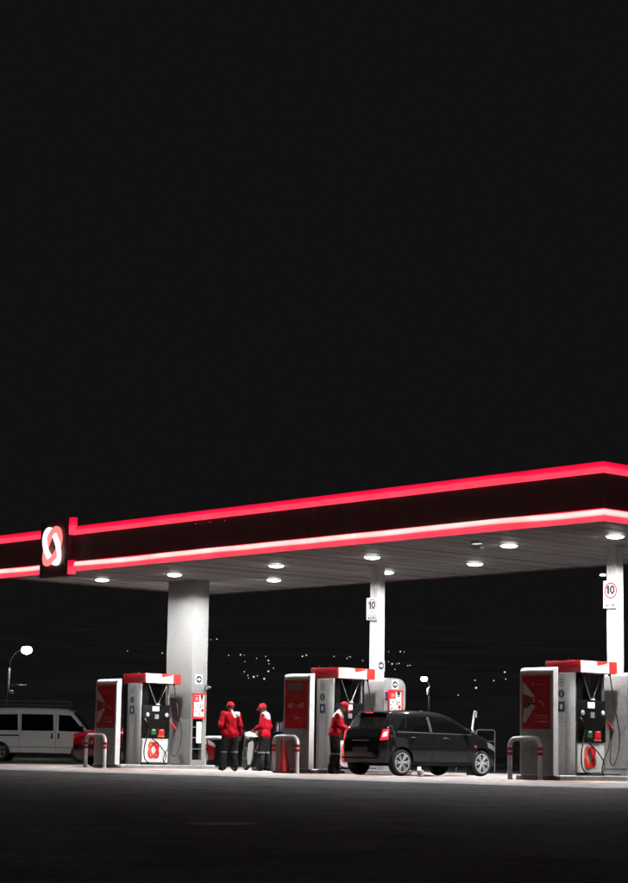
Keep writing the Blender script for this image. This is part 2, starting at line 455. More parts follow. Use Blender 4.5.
def band(path, z0, z1, m, name='light_band', lift=0):
    # half-round strip swept along a path of (x, y, nx, ny); mesh z runs 0..1 so the shader knows the strip's own height
    H = z1 - z0
    rows = []
    for (x, y, nx, ny) in path:
        row = []
        for k in range(13):
            t = k / 12
            d = 0.075 * math.sqrt(max(0, 1 - (2 * t - 1) ** 2)) ** 0.6
            row.append((x + nx * d, y + ny * d, t))
        rows.append(row)
    b = MB(); b.grid(rows)
    for row in (rows[0], rows[-1]): b.add(row, [tuple(range(13))])
    o = b.build(name, m, can, (0, 0, z0), 0, 60)
    o.scale = (1, 1, H)
    return o
q = 0.05
for (z0, z1, m) in ((5.044, 5.303, BANDLO), (5.997, 6.224, BANDUP)):
    yF = Y0 + 0.04; xR = X1 - 0.04
    band([(X0, yF, 0, -1), (EX0, yF, 0, -1)], z0, z1, m)
    band([(EX1, yF, 0, -1), (xR, yF, 0.9, -0.9), (xR, Y1, 1, 0)], z0, z1, m)
# end returns of the bands hugging the emblem box
for (z0, z1, m) in ((4.97, 5.33, BANDLO), (6.0, 6.45, BANDUP)):
    b = MB(); b.rbox(-0.10, 0.11, -0.10, 0.05, 0, 1, 0.035, 3)
    o = b.build('band_return', BANDUP, can, (EX1 + 0.02, Y0 + 0.0, z0)); o.scale = (1, 1, z1 - z0)
# emblem box
b = MB(); b.rbox(EX0 + 0.02, EX1 - 0.09, Y0 - 0.09, Y0 + 0.10, 4.93, 6.42, 0.02, 2)
ebx = b.build('emblem_box', FASCIA, can)
mp = FY(Y0 - 0.09)
b = MB(); b.ring(-15.52, 5.735, 0.575, 0.345, R(33), 0.18, mp, 0.045, 0.075, wave=0.018, ph=0.6)
b.build('emblem_ring', EMBW, ebx)
b = MB(); b.ring(-15.52, 5.735, 0.575, 0.345, R(-33), 0.18, mp, 0.045, 0.075, wave=0.018, ph=PI - 0.6)
b.build('emblem_ring', EMBP, ebx)
for k in range(3):
    b = MB(); b.lathe([(0.0, 0), (0.03, 0.0), (0.035, 0.02), (0.02, 0.05), (0.0, 0.05)], 10, c=(-9.7 + 0.55 * k, Y0 + 0.04, 5.90), ax='y')
    b.build('fixing_bolt', CHROME, can, (0, -0.06, 0))

# ------------------------------------------------------------------ canopy downlights
LIGHTS = [(1.30, 1.36, 1, 'recessed round canopy light glowing over the canopy corner beside the rightmost column'),
          (-1.70, 1.36, 1, 'recessed round canopy light right of the brightest pair, between right and middle columns'),
          (-5.26, 4.03, 1, 'round canopy light with the strongest glare, low above the parked black hatchback'),
          (-6.0, 1.30, 1, 'recessed round canopy light just left of the middle column head'),
          (-9.5, 1.34, 1, 'upper one of two canopy lights halfway between left and middle columns'),
          (-12.72, 4.04, 1, 'lower one of two canopy lights halfway between left and middle columns'),
          (-13.6, 1.34, 1, 'recessed round canopy light in front of the wide left column'),
          (-16.5, 1.1, 0.6, 'leftmost small canopy light right of the glowing round emblem'),
          (1.9, 4.05, 0, 'round canopy light over the back of the forecourt behind the right column'),
          (-16.4, 4.05, 2.4, 'round canopy light over the back of the forecourt behind the left column'),
          (-8.62, 4.3, 0, 'round canopy light right of the middle column, showing as a small glint')]
for (x, y, vis, lab) in LIGHTS:
    t = thing('canopy_light', lab, 'ceiling light', (x, y, ZB + 0.03), 0, 'downlights in the canopy soffit')
    b = MB(); b.lathe([(0.16, 0.0), (0.225, 0.0), (0.225, -0.006), (0.20, -0.014), (0.16, -0.014)], 28)
    b.build('trim_ring', WHITE, t)
    b = MB(); b.lathe([(0.0, -0.008), (0.185, -0.008), (0.178, -0.025), (0.145, -0.043), (0.08, -0.056), (0.0, -0.060)], 28)
    b.build('lamp_lens', LAMPON, t)
    ld = bpy.data.lights.new('downlight', 'AREA'); ld.shape = 'DISK'; ld.size = 0.14; ld.energy = LAMP_W * (vis if vis > 0 else 1); ld.spread = R(159 if (x, y) != (-16.4, 4.05) else 178); ld.color = (1, 0.99, 0.97)
    lo = bpy.data.objects.new('downlight', ld); COL.objects.link(lo); lo.parent = t; lo.location = (0, 0, -0.064)
for (x, y, lab) in ((-1.69, 0.33, 'small oblong glowing block added for a reflection in the soffit left of the right column'),
                    (-2.45, 1.15, 'faint small oblong block added for a reflection below the glowing one in the soffit')):
    t = thing('soffit_glint', lab, 'ceiling light', (x, y, ZB + 0.03))  # reflections in the soffit, added as small solid blocks, one of them glowing
    b = MB(); b.rbox(-0.14, 0.14, -0.07, 0.07, -0.05, 0, 0.015, 2); b.build('glint_block', WHITE, t)
    b = MB(); b.rbox(-0.11, 0.11, -0.045, 0.045, -0.062, -0.045, 0.006, 1); b.build('lens', SCREEN if y < 1 else PALE, t)

# ------------------------------------------------------------------ columns and their cabinets
def frame_shell(b, x0, x1, z0, z1, ya, yb, ins=0.12, dep=0.14, rc=0.10, m=0, kx=0.45):
    # slab whose front edge is a quarter-round on top and both sides; rounded upper corners
    def outline(i):
        r = max(0.02, rc - i * 0.6); j = i * kx; P = [(x0 + j, z0), ]
        for k in range(7):
            a = PI - PI / 2 * k / 6; P.append((x0 + j + r + r * math.cos(a), z1 - i - r + r * math.sin(a)))
        for k in range(7):
            a = PI / 2 - PI / 2 * k / 6; P.append((x1 - j - r + r * math.cos(a), z1 - i - r + r * math.sin(a)))
        P.append((x1 - j, z0))
        return P
    loops = []
    for k in range(9):
        a = PI / 2 * k / 8
        loops.append((outline(ins * (1 - math.sin(a))), ya + dep * (1 - math.cos(a))))
    loops.append((outline(0), yb))
    n = len(loops[0][0]); vs = []; fs = []
    for P, y in loops: vs += [(x, y, z) for x, z in P]
    for i in range(len(loops) - 1):
        for j in range(n):
            fs.append((i * n + j, i * n + (j + 1) % n, (i + 1) * n + (j + 1) % n, (i + 1) * n + j))
    fs.append(tuple(range(n))); fs.append(tuple((len(loops) - 1) * n + j for j in range(n))[::-1])
    return b.add(vs, fs, m)

def arrow(parent, cu, cv, r, face, w=0.003):
    b = MB(); b.rect(cu - r * 1.25, cu + r * 1.25, cv - r * 1.25, cv + r * 1.25, face, 0, w); p = b.build('sign_plate', WHITE, parent)
    b = MB(); b.disc(cu, cv, r, face, w, w + 0.003); b.build('sign_disc', NAVY, p)
    b = MB(); a = r * 0.62
    b.extr([(cu - a, cv - a * .33), (cu + a * .05, cv - a * .33), (cu + a * .05, cv - a * .8), (cu + a * 1.15, cv), (cu + a * .05, cv + a * .8), (cu + a * .05, cv + a * .33), (cu - a, cv + a * .33)], face, w + 0.003, w + 0.006)
    b.build('arrow', WHITE, p)

def notice(parent, u0, u1, v0, v1, face):
    b = MB(); b.rect(u0, u1, v0, v1, face, 0, 0.012); p = b.build('notice_frame', REDPR, parent)
    fw_ = (u1 - u0) * 0.10
    b = MB(); b.rect(u0 + fw_, u1 - fw_, v0 + fw_ * 1.4, v1 - fw_, face, 0.012, 0.015); b.build('notice_sheet', WHITE, p)
    U = lambda t: u0 + (u1 - u0) * t
    V = lambda t: v0 + (v1 - v0) * t
    b = MB(); b.rect(U(.10), U(.50), V(.66), V(.92), face, 0.015, 0.018); b.build('notice_block', REDPL, p)
    b = MB(); b.rect(U(.18), U(.42), V(.72), V(.86), face, 0.018, 0.020); b.build('notice_block', PINKPR, p)
    b = MB(); b.rect(U(.60), U(.80), V(.80), V(.95), face, 0.015, 0.018); b.rect(U(.65), U(.77), V(.73), V(.79), face, 0.015, 0.018); b.build('notice_pictogram', INK, p)
    rng = random.Random(5)
    b = MB()
    for k in range(9):
        cu, cv = rng.uniform(.18, .8), rng.uniform(.12, .56)
        b.extr([(U(cu + math.cos(a) * rng.uniform(.04, .10)), V(cv + math.sin(a) * rng.uniform(.02, .05))) for a in np.linspace(0, 2 * PI, 6)[:-1]], face, 0.015, 0.017)
    b.build('notice_pictogram', GREYD, p)
    b = MB(); b.disc(U(.76), V(.34), 0.05, face, 0.017, 0.019); b.build('notice_pictogram', REDPL, p)

def speed_sign(x0, x1, z0, z1, y, lab, ringm, bent=False):
    t = thing('speed_limit_sign', lab, 'sign', ((x0 + x1) / 2, y, z0))
    w_ = (x1 - x0) / 2; hh = z1 - z0
    f = FY(0)
    b = MB()
    if bent: b.extr([(-w_, 0), (w_ * 0.55, 0.0), (w_ * .98, -0.035), (w_, 0.03), (w_, hh), (-w_, hh)], f, 0, 0.012)
    else: b.rect(-w_, w_, 0, hh, f, 0, 0.012)
    b.build('plate', WALL, t)
    b = MB(); b.ring(0, hh * 0.63, w_ * 0.84, w_ * 0.84, 0, w_ * 0.15, f, 0.012, 0.016); b.build('red_ring', ringm, t)
    b = MB(); q_ = w_ / 0.21; zc = hh * 0.66
    b.extr([(-.095 * q_, zc - .095), (-.038 * q_, zc - .095), (-.038 * q_, zc + .095), (-.075 * q_, zc + .095), (-.125 * q_, zc + .055), (-.115 * q_, zc + .020), (-.095 * q_, zc + .035)], f, 0.012, 0.017); b.build('digit', INK, t)
    b = MB(); b.ring(0.045 * q_, zc, 0.096, 0.070 * q_, 0, 0.046 * q_, f, 0.012, 0.017, 28); b.build('digit', INK, t)
    text('km/h', 0.06, GREYD, t, f, 0, hh * 0.47, 0.012)
    b = MB(); b.rect(-w_ * .9, w_ * .9, hh * 0.255, hh * 0.275, f, 0.012, 0.015); b.build('rule', GREYD, t)
    text('VELOCIDAD', 0.062, GREYD, t, f, 0, hh * 0.19, 0.012)
    text('MAXIMA', 0.075, INK, t, f, 0, hh * 0.09, 0.012)
    b = MB(); b.box(-0.06, 0.06, 0.0, 0.035, hh * .3, hh * .35); b.box(-0.06, 0.06, 0.0, 0.035, hh * .8, hh * .85); b.build('bracket', STEEL, t)
    return t

for (ix, lab) in ((0.0, 'slim white square column rising from the cabinet at the right edge'),
                  (-7.5, 'slim white square column in the middle with an arrow disc low down')):
    t = thing('canopy_column', lab, 'column', (ix, 0, 0.10), 0, 'slim columns holding the canopy')
    b = MB(); b.rbox(-0.13, 0.13, 2.79, 3.05, 0, ZB + 0.03 - 0.10, 0.012, 2); sh = b.build('shaft', WALL, t)
    b = MB()
    for k in (-0.07, 0.0, 0.07): b.box(k - 0.006, k + 0.006, 2.783, 2.79, 2.5, ZB - 0.12)
    b.build('flute', WHITE, sh)
    b = MB(); b.rbox(-0.18, 0.18, 2.74, 3.10, ZB - 0.13, ZB - 0.075, 0.01, 1); b.build('head_collar', WALL, t)
    if ix: arrow(t, 2.94, 2.51, 0.10, FX(0.13))
for (ix, lab) in ((0.0, 'tall grey service cabinet behind the right pump at the right edge'),
                  (-7.5, 'round-topped grey service cabinet with arrow disc and red-framed notice, behind the black car')):
    t = thing('service_cabinet', lab, 'cabinet', (ix, 0, 0.10), 0, 'service cabinets around the columns')
    b = MB()
    # cabinet seen from the lane: rounded shoulders along the island, wraps the column foot
    prof = [(2.70, 0.0)]
    for k in range(7):
        a = PI - PI / 2 * k / 6; prof.append((2.70 + 0.10 + 0.10 * math.cos(a), 2.20 - 0.10 + 0.10 * math.sin(a)))
    for k in range(9):
        a = PI / 2 - PI / 2 * k / 8; prof.append((3.42 - 0.24 + 0.24 * math.cos(a), 2.20 - 0.24 + 0.24 * math.sin(a)))
    prof.append((3.42, 0.0))
    b.extr(prof, FX(-0.20), 0, 0.70)
    b.build('body', GREY, t, sharp=30)
    b = MB(); b.rbox(-0.14, 0.44, 2.69, 2.70, 0.15, 1.95, 0.004, 1); b.build('end_panel', GREY, t)
    b = MB(); b.rbox(0.42, 0.435, 2.683, 2.69, 0.95, 1.08, 0.003, 1); b.build('latch', BLACK, t)
    f = FX(0.50)
    arrow(t, 3.06, 2.05, 0.085, f)
    notice(t, 2.83, 3.32, 1.30, 1.92, f)
    b = MB(); b.box(0.50, 0.60, 2.735, 2.75, 1.66, 1.86); p = b.build('flag_sign', PURPLE, t)
    text('C', 0.14, PINKPR, p, FY(2.735), 0.55, 1.76, 0, sx=0.75)

# wide clad column of the left island
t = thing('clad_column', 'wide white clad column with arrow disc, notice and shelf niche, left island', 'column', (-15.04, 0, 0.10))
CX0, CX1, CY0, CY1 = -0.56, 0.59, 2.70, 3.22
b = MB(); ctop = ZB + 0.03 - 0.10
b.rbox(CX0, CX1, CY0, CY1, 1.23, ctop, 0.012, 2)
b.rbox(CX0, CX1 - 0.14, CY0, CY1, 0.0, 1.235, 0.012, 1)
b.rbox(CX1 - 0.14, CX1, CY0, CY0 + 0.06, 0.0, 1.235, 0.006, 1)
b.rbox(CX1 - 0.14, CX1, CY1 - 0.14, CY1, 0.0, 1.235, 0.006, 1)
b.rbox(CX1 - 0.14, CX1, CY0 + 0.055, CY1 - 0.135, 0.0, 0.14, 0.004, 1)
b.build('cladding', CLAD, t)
b = MB(); b.box(CX1 - 0.137, CX1 - 0.13, CY0 + 0.06, CY1 - 0.14, 0.14, 1.23); nb = b.build('niche_back', BLACK, t)
for z in (0.42, 0.72, 1.0):
    b = MB(); b.box(CX1 - 0.13, CX1 - 0.01, CY0 + 0.062, CY1 - 0.142, z, z + 0.02); b.build('shelf', STEEL, t)
b = MB(); b.rbox(CX1 - 0.03, CX1 - 0.005, 2.90, 3.07, 0.58, 1.16, 0.006, 1); b.build('white_board', WHITE, t)
f = FX(CX1)
arrow(t, 2.93, 2.29, 0.10, f)
notice(t, 2.73, 3.17, 1.23, 1.91, f)
b = MB(); b.rbox(CX1, CX1 + 0.10, 3.13, 3.20, 2.02, 2.14, 0.01, 1); b.lathe([(0.0, 0), (0.03, 0), (0.035, 0.06), (0.0, 0.06)], 10, c=(CX1 + 0.05, 3.23, 2.08), ax='y'); b.build('camera_box', GREYD, t)
for z in (1.6, 3.2):
    b = MB(); b.box(CX0 + 0.02, CX1 - 0.02, CY0 - 0.0015, CY0 + 0.001, z, z + 0.006); b.build('panel_joint', GREY, t)

speed_sign(-0.18, 0.24, 3.70, 4.30, 2.75, 'white speed plate with red-ringed 10 on the right column', REDPR, True)
speed_sign(-7.70, -7.29, 3.72, 4.27, 2.75, 'white speed plate with grey-ringed 10 on the middle column', GREY)
t = thing('column_flood', 'small white lamp on a bracket left of the right column, above the speed plate', 'lamp', (-0.13, 2.9, 4.44))
b = MB(); b.tube([(0.0, 0, 0), (-0.10, -0.04, 0.0)], 0.015, 8); b.build('bracket', STEEL, t)
b = MB(); b.lathe([(0.0, -0.03), (0.06, -0.025), (0.085, 0.0), (0.05, 0.03), (0.0, 0.035)], 16, c=(-0.14, -0.06, 0.0)); b.build('lamp_head', SCREEN, t)
# ------------------------------------------------------------------ islands
ISL = [0.0, -7.5, -15.04]
SIDE = ['right', 'middle', 'left']
im = None
for ix in ISL:
    if im is None:
        b = MB(); P = []
        for (cy, a0) in ((3.45, 0), (0.50, PI)):
            for k in range(13):
                a = a0 + PI * k / 12; P.append((0.62 * math.cos(a), cy + 0.36 * math.sin(a)))
        P2 = [(x * 0.965, 1.975 + (y - 1.975) * 0.99) for x, y in P]
        n = len(P)
        vs = [(x, y, 0) for x, y in P] + [(x, y, 0.085) for x, y in P] + [(x, y, 0.10) for x, y in P2]
        fs = [(i, (i + 1) % n, n + (i + 1) % n, n + i) for i in range(n)] + [(n + i, n + (i + 1) % n, 2 * n + (i + 1) % n, 2 * n + i) for i in range(n)]
        fs += [tuple(range(2 * n, 3 * n)), tuple(range(n))[::-1]]
        b.add(vs, fs); im = b.mesh('pump_island', CONC, 20)
    struct(link('pump_island', im, None, (ix, 0, 0.0)))

# ------------------------------------------------------------------ hoop barriers
def hoop_pts(hw, h, r, nb=7):
    P = [(-hw, 0, 0), (-hw, 0, h - r)]
    for k in range(1, nb + 1): a = PI - PI / 2 * k / nb; P.append((-hw + r + r * math.cos(a), 0, h - r + r * math.sin(a)))
    for k in range(0, nb + 1): a = PI / 2 - PI / 2 * k / nb; P.append((hw - r + r * math.cos(a), 0, h - r + r * math.sin(a)))
    P.append((hw, 0, 0))
    return P
def hoop(loc, lab):
    t = thing('hoop_barrier', lab, 'barrier', loc, 0, 'white hoop barriers at the island ends')
    b = MB(); b.tube(hoop_pts(0.418, 0.842, 0.16), 0.050, 16); b.build('tube', HOOPW, t)
    for sx in (-1, 1):
        for z in (0.50, 0.60):
            b = MB(); b.lathe([(0.0505, z), (0.0525, z + 0.002), (0.0525, z + 0.063), (0.0505, z + 0.065)], 18, c=(sx * 0.418, 0, 0)); b.build('red_stripe', REDPR, t)
        b = MB(); b.lathe([(0.05, 0.0), (0.075, 0.0), (0.075, 0.006), (0.055, 0.012)], 16, c=(sx * 0.418, 0, 0)); b.build('foot_flange', WHITE, t)
    return t
h0 = hoop((0, 0, 0), 'white hoop barrier with red stripes in front of the right island')
copy_tree(h0, (-7.5, 0, 0), 'white hoop barrier with red stripes over the red traffic cone')
copy_tree(h0, (-15.04, 0, 0), 'leftmost white hoop barrier, in front of the red car rear')
copy_tree(h0, (-15.04, 4.0, 0), 'white hoop barrier behind the wide left column, beside the attendant seen from behind')
copy_tree(h0, (-7.5, 4.0, 0), 'white hoop barrier at the far end of the middle island, hidden by the black car')

# ------------------------------------------------------------------ poster monoliths
def bars(parent, rows, face, w, m, name='print_line'):
    for (u0, u1, v, hgt) in rows:
        b = MB(); b.rect(u0, u1, v, v + hgt, face, w, w + 0.002); b.build(name, m, parent)
def monolith(ix, lab, kind):
    t = thing('poster_totem', lab, 'poster stand', (ix, 0, 0.10), 0, 'poster totems at the island ends')
    b = MB(); pr = [(0.34, 0.0), (0.19, 0.0), (0.19, 2.085)] + [(0.19 + 0.135 * (1 - math.cos(PI / 2 * k / 7)), 2.085 + 0.13 * math.sin(PI / 2 * k / 7)) for k in range(1, 8)] + [(0.34, 2.215)]
    b.extr(pr, FX(0.0), -0.31, 0.61); b.build('frame', WHITE, t, sharp=30)
    f = FY(0.19)
    b = MB(); b.rect(-0.29, 0.59, 0.02, 2.078, f, -0.004, 0.004); b.build('front_shade_sheet', GREYM, t)  # grey sheet: shade on the white frame's front put into the colour
    b = MB(); b.rect(-0.235, 0.535, 0.94, 2.06, f, 0.004, 0.014); p = b.build('poster', REDDK if kind == 0 else REDPR, t)
    w = 0.014
    b = MB(); b.rect(-0.235, 0.535, 2.035, 2.06, f, w, w + 0.012); b.build('poster_clip', ORANGE, p)
    U0, V0 = -0.235, 0.94
    if kind == 0:
        b = MB(); b.extr([(-0.215, 1.92), (-0.08, 1.80), (0.13, 1.60), (0.02, 1.60), (-0.215, 1.67)], f, w, w + 0.002); b.build('print_shape', PALE, p)
        b = MB(); b.extr([(-0.215, 1.08), (-0.15, 1.07), (0.00, 1.26), (0.13, 1.42), (0.02, 1.45), (-0.06, 1.39), (-0.19, 1.36)], f, w, w + 0.002); b.build('print_shape', PALE, p)
        b = MB(); b.extr([(-0.215, 1.66), (0.02, 1.59), (0.12, 1.56), (0.14, 1.47), (0.02, 1.43), (-0.06, 1.40), (-0.215, 1.36)], f, w, w + 0.0012); b.build('print_hand', mat('maroon_print_%d' % int(-ix), (0.16, 0.016, 0.018), 0.45, var=0.5, scale=12), p)
        for k in range(3):
            b = MB(); b.disc(0.085, 1.555 - 0.05 * k, 0.036, f, w + 0.0012, w + 0.003, 12, ry=0.022); b.build('print_knuckle', PINKPR if k < 2 else INK, p)
        b = MB(); b.ring(0.06, 1.855, 0.035, 0.035, 0, 0.012, f, w, w + 0.003, 20); b.build('print_emblem', PINKPR, p)
        bars(p, [(0.12, 0.46, 1.845, 0.024), (0.16, 0.46, 1.93, 0.014)], f, w, mat('faint_print_%d' % int(-ix), (0.45, 0.06, 0.06), 0.45))
        b = MB(); b.extr([(0.22, 1.51), (0.30, 1.48), (0.37, 1.41), (0.385, 1.425), (0.31, 1.50), (0.23, 1.525)], f, w, w + 0.002); b.build('print_swash', PALE, p)
        bars(p, [(0.10, 0.47, 1.205, 0.018), (0.12, 0.47, 1.155, 0.012), (0.06, 0.24, 1.09, 0.012), (0.25, 0.47, 1.075, 0.035)], f, w, PINKPR)
    else:
        b = MB(); b.rect(-0.16, 0.36, 1.82, 2.0, f, w, w + 0.002); b.build('print_block', mat('grey_print', (0.16, 0.155, 0.15), 0.45, var=0.2, scale=15), p)
        dim = mat('dim_print', (0.42, 0.10, 0.07), 0.45, var=0.2)
        bars(p, [(-0.08, 0.30, 1.735, 0.016), (-0.03, 0.24, 1.675, 0.03), (-0.06, 0.32, 1.64, 0.014), (-0.09, 0.30, 1.585, 0.014)], f, w, dim)
        text('-01', 0.17, PALE, p, f, -0.05, 1.47, w, sx=1.0)
        text('=', 0.10, PALE, p, f, 0.135, 1.47, w)
        text('-05', 0.17, PALE, p, f, 0.32, 1.47, w, sx=1.0)
        b = MB(); b.rect(-0.20, 0.50, 0.975, 1.30, f, w, w + 0.001); b.build('print_block', REDPL, p)
        bars(p, [(-0.17, 0.18, 1.235, 0.014), (-0.17, 0.2, 1.10, 0.012), (-0.17, 0.2, 1.05, 0.012)], f, w + 0.001, dim)
        b = MB(); b.ring(0.34, 1.11, 0.10, 0.10, 0, 0.022, f, w + 0.001, w + 0.003, 24); b.build('print_emblem', dim, p)
        b = MB(); b.rect(0.10, 0.24, 1.16, 1.21, f, w + 0.001, w + 0.003); b.build('print_block', PINKPR, p)
    return t
monolith(0.0, 'white framed totem with red poster of a clenched hand, beside the right pump', 0)
monolith(-7.5, 'white framed totem with red poster of large pale numerals, beside the middle pump', 1)
monolith(-15.04, 'white framed totem with dim red poster of pale triangles, beside the left pump', 0)

# ------------------------------------------------------------------ fuel pumps
def spline(P, n=8):
    P = [Vector(p) for p in P]; Q = [P[0] * 2 - P[1]] + P + [P[-1] * 2 - P[-2]]; out = []
    for i in range(1, len(Q) - 2):
        for k in range(n):
            t = k / n; a, b_, c, d = Q[i - 1], Q[i], Q[i + 1], Q[i + 2]
            out.append(0.5 * ((2 * b_) + (c - a) * t + (2 * a - 5 * b_ + 4 * c - d) * t * t + (3 * b_ - a - 3 * c + d) * t ** 3))
    out.append(P[-1]); return [tuple(p) for p in out]
def nozzle(parent, x, y, z, m, flip=1):
    b = MB()
    b.tube(spline([(x + 0.03, y + 0.02 * flip, z), (x + 0.05, y - 0.06 * flip, z + 0.05), (x + 0.05, y - 0.14 * flip, z + 0.13), (x + 0.02, y - 0.17 * flip, z + 0.17)], 4), [0.03] * 4 + [0.024] * 4 + [0.014] * 5, 10)
    o = b.build('nozzle', m, parent)
    b = MB(); b.tube(spline([(x + 0.05, y - 0.08 * flip, z + 0.09), (x + 0.055, y - 0.13 * flip, z + 0.16), (x + 0.03, y - 0.15 * flip, z + 0.21)], 4), 0.013, 8); b.build('spout', CHROME, o)
    b = MB(); b.tube(spline([(x + 0.04, y + 0.02 * flip, z - 0.02), (x + 0.07, y - 0.03 * flip, z - 0.05), (x + 0.07, y - 0.10 * flip, z + 0.0), (x + 0.055, y - 0.12 * flip, z + 0.06)], 4), 0.008, 6); b.build('trigger_guard', BLACK, o)
    return o
def pump(ix, lab):
    t = thing('fuel_pump', lab, 'fuel pump', (ix, 0, 0.10), 0, 'red and white fuel pumps on the islands')
    zb = -0.10
    # header
    b = MB(); b.rbox(-0.527, 0.432, 1.223, 2.449, 2.245 + zb, 2.50 + zb, 0.012, 2); hd = b.build('header', HEADR, t)
    for f in (FX(0.432), FXn(-0.527)):
        b = MB(); b.rect(1.262, 2.18, 2.25 + zb, 2.495 + zb, f, -0.004, 0.005); b.build('header_white_panel', WHITE, hd)
        b = MB(); b.rect(2.183, 2.445, 2.25 + zb, 2.495 + zb, f, -0.004, 0.005); b.build('header_red_block', RED, hd)
        b = MB(); b.extr([(1.77, 2.493 + zb), (1.80, 2.40 + zb), (2.10, 2.455 + zb), (2.178, 2.493 + zb)], f, 0.005, 0.008); b.build('header_red_wedge', RED, hd)
    for (x, y) in ((-0.3, 1.3), (0.1, 1.28)):
        b = MB(); b.lathe([(0.012, 0), (0.016, 0.01), (0.012, 0.035), (0.0, 0.04)], 8, c=(x, y, 2.50 + zb)); b.build('header_stud', CHROME, hd)
    # end panel with pictogram strip
    b = MB(); b.rbox(-0.26, 0.335, 1.19, 1.235, 0, 2.14, 0.01, 2); e = b.build('end_panel', STEEL, t)
    b = MB(); b.rbox(-0.45, -0.262, 1.215, 1.45, 0, 2.14, 0.008, 1); b.build('side_post', BLACK, t)
    f = lambda u, v, w: (u + 0.055, 1.19 - w, v)
    b = MB(); b.rect(-0.20, 0.01, 0.03, 2.12, f, 0, 0.006); st = b.build('pictogram_strip', GREYM, e)
    w = 0.006
    b = MB(); b.ring(-0.095, 1.94, 0.085, 0.085, 0, 0.018, f, w, w + 0.003, 24); b.rect(-0.13, -0.06, 1.93, 1.95, f, w, w + 0.003); b.rect(-0.105, -0.085, 1.88, 2.0, f, w, w + 0.002); b.build('pictogram', GREYD, st)
    b = MB(); b.disc(-0.095, 1.70, 0.085, f, w, w + 0.003); q = b.build('pictogram', INK, st)
    b = MB(); b.rect(-0.108, -0.082, 1.65, 1.75, f, w + 0.003, w + 0.005); b.build('pictogram_mark', GREY, q)
    b = MB(); b.rect(-0.19, 0.0, 1.32, 1.54, f, w, w + 0.003); q = b.build('pictogram', NAVY, st)
    b = MB(); b.extr([(-0.12, 1.38), (-0.07, 1.38), (-0.06, 1.49), (-0.10, 1.46), (-0.13, 1.49)], f, w + 0.003, w + 0.005); b.build('pictogram_mark', PALE, q)
    b = MB(); b.ring(-0.095, 1.22, 0.07, 0.05, 0.3, 0.012, f, w, w + 0.003, 20); b.rect(-0.15, -0.04, 1.215, 1.225, f, w, w + 0.003); b.build('pictogram', GREYD, st)
    bars(st, [(-0.18, -0.01, 1.11, 0.008), (-0.18, -0.01, 1.30, 0.008), (-0.18, -0.01, 1.585, 0.006)], f, w, GREYD)
    for k in range(9):
        b = MB(); b.disc(-0.10, 1.02 - 0.10 * k, 0.010, f, w, w + 0.006, 8); b.build('rivet', CHROME, st)
    # upper opening: posts and dark back
    b = MB(); b.rbox(-0.25, 0.345, 1.237, 1.42, 1.57, 2.14, 0.01, 1); b.build('inner_post', BLACK, t)
    b = MB(); b.rbox(0.27, 0.33, 2.09, 2.15, 1.57, 2.14, 0.01, 1); b.build('far_post', STEEL, t)
    b = MB(); b.rbox(-0.43, -0.37, 2.09, 2.15, 1.57, 2.14, 0.01, 1); b.build('far_post', STEEL, t)
    b = MB(); b.box(-0.06, -0.03, 1.42, 2.12, 1.57, 2.14); b.build('dark_back_panel', BLACK, t)
    for (ya, yb) in ((1.46, 1.70), (2.06, 1.76)):
        b = MB(); b.tube(spline([(0.30, ya, 2.14), (0.32, ya * 0.7 + yb * 0.3, 1.95), (0.33, yb, 1.58)], 5), 0.011, 8); b.build('retract_cable', STEEL, t)
    # control unit
    b = MB(); b.rbox(-0.45, 0.365, 1.237, 2.15, 0.69, 1.57, 0.02, 2); cu = b.build('control_unit', BLACK, t)
    f = FX(0.365); z_ = -0.10
    b = MB(); b.rect(1.56, 1.77, 1.51 + z_, 1.63 + z_, f, 0, 0.01); b.build('display', SCREEN, cu)
    b = MB(); b.rbox(0.355, 0.375, 1.68, 1.80, 1.57, 1.61, 0.005, 1); b.build('cable_clip', WHITE, cu)
    for y in (1.40, 2.05):
        b = MB(); b.lathe([(0.0, 0.03), (0.035, 0.028), (0.055, 0.012), (0.06, 0)], 16, c=(0.365, y, 1.31), ax='x'); b.build('nozzle_boot', WHITE, cu)
    b = MB(); b.rect(1.63, 1.77, 1.20, 1.33, f, 0, 0.012); kp = b.build('keypad', mat('keypad_' + str(int(-ix)), (0.06, 0.06, 0.10), 0.4), cu)
    for i in range(3):
        for j in range(3):
            b = MB(); b.rect(1.645 + 0.04 * i, 1.675 + 0.04 * i, 1.21 + 0.038 * j, 1.238 + 0.038 * j, f, 0.012, 0.018); b.build('key', PALE, kp)
    b = MB(); b.rect(1.52, 1.68, 0.79, 0.93, f, 0, 0.03); q = b.build('grade_holder', GREEN, cu)
    b = MB(); b.rect(1.56, 1.64, 0.90, 0.925, f, 0.03, 0.033); b.build('grade_tag', WHITE, q)
    b = MB(); b.rect(1.77, 1.95, 0.79, 0.93, f, 0, 0.03); q = b.build('grade_holder', REDPL, cu)
    b = MB(); b.rect(1.82, 1.90, 0.90, 0.925, f, 0.03, 0.033); b.build('grade_tag', WHITE, q)
    b = MB(); b.rect(1.75, 1.92, 0.725, 0.775, f, 0, 0.02); b.build('grade_strip', ORANGE, cu)
    b = MB(); b.rect(1.925, 1.96, 0.725, 0.775, f, 0, 0.02); b.build('grade_tag', PALE, cu)
    # lower cabinet with the looped emblem
    b = MB(); b.rbox(-0.43, 0.350, 1.25, 2.12, 0.06, 0.685, 0.01, 1); lc = b.build('lower_cabinet', WHITE, t)
    b = MB(); b.rbox(-0.42, 0.345, 1.245, 2.125, 0.0, 0.06, 0.006, 1); b.build('plinth', BLACK, t)
    f = FX(0.350)
    cy_, cz_ = 1.64, 0.385
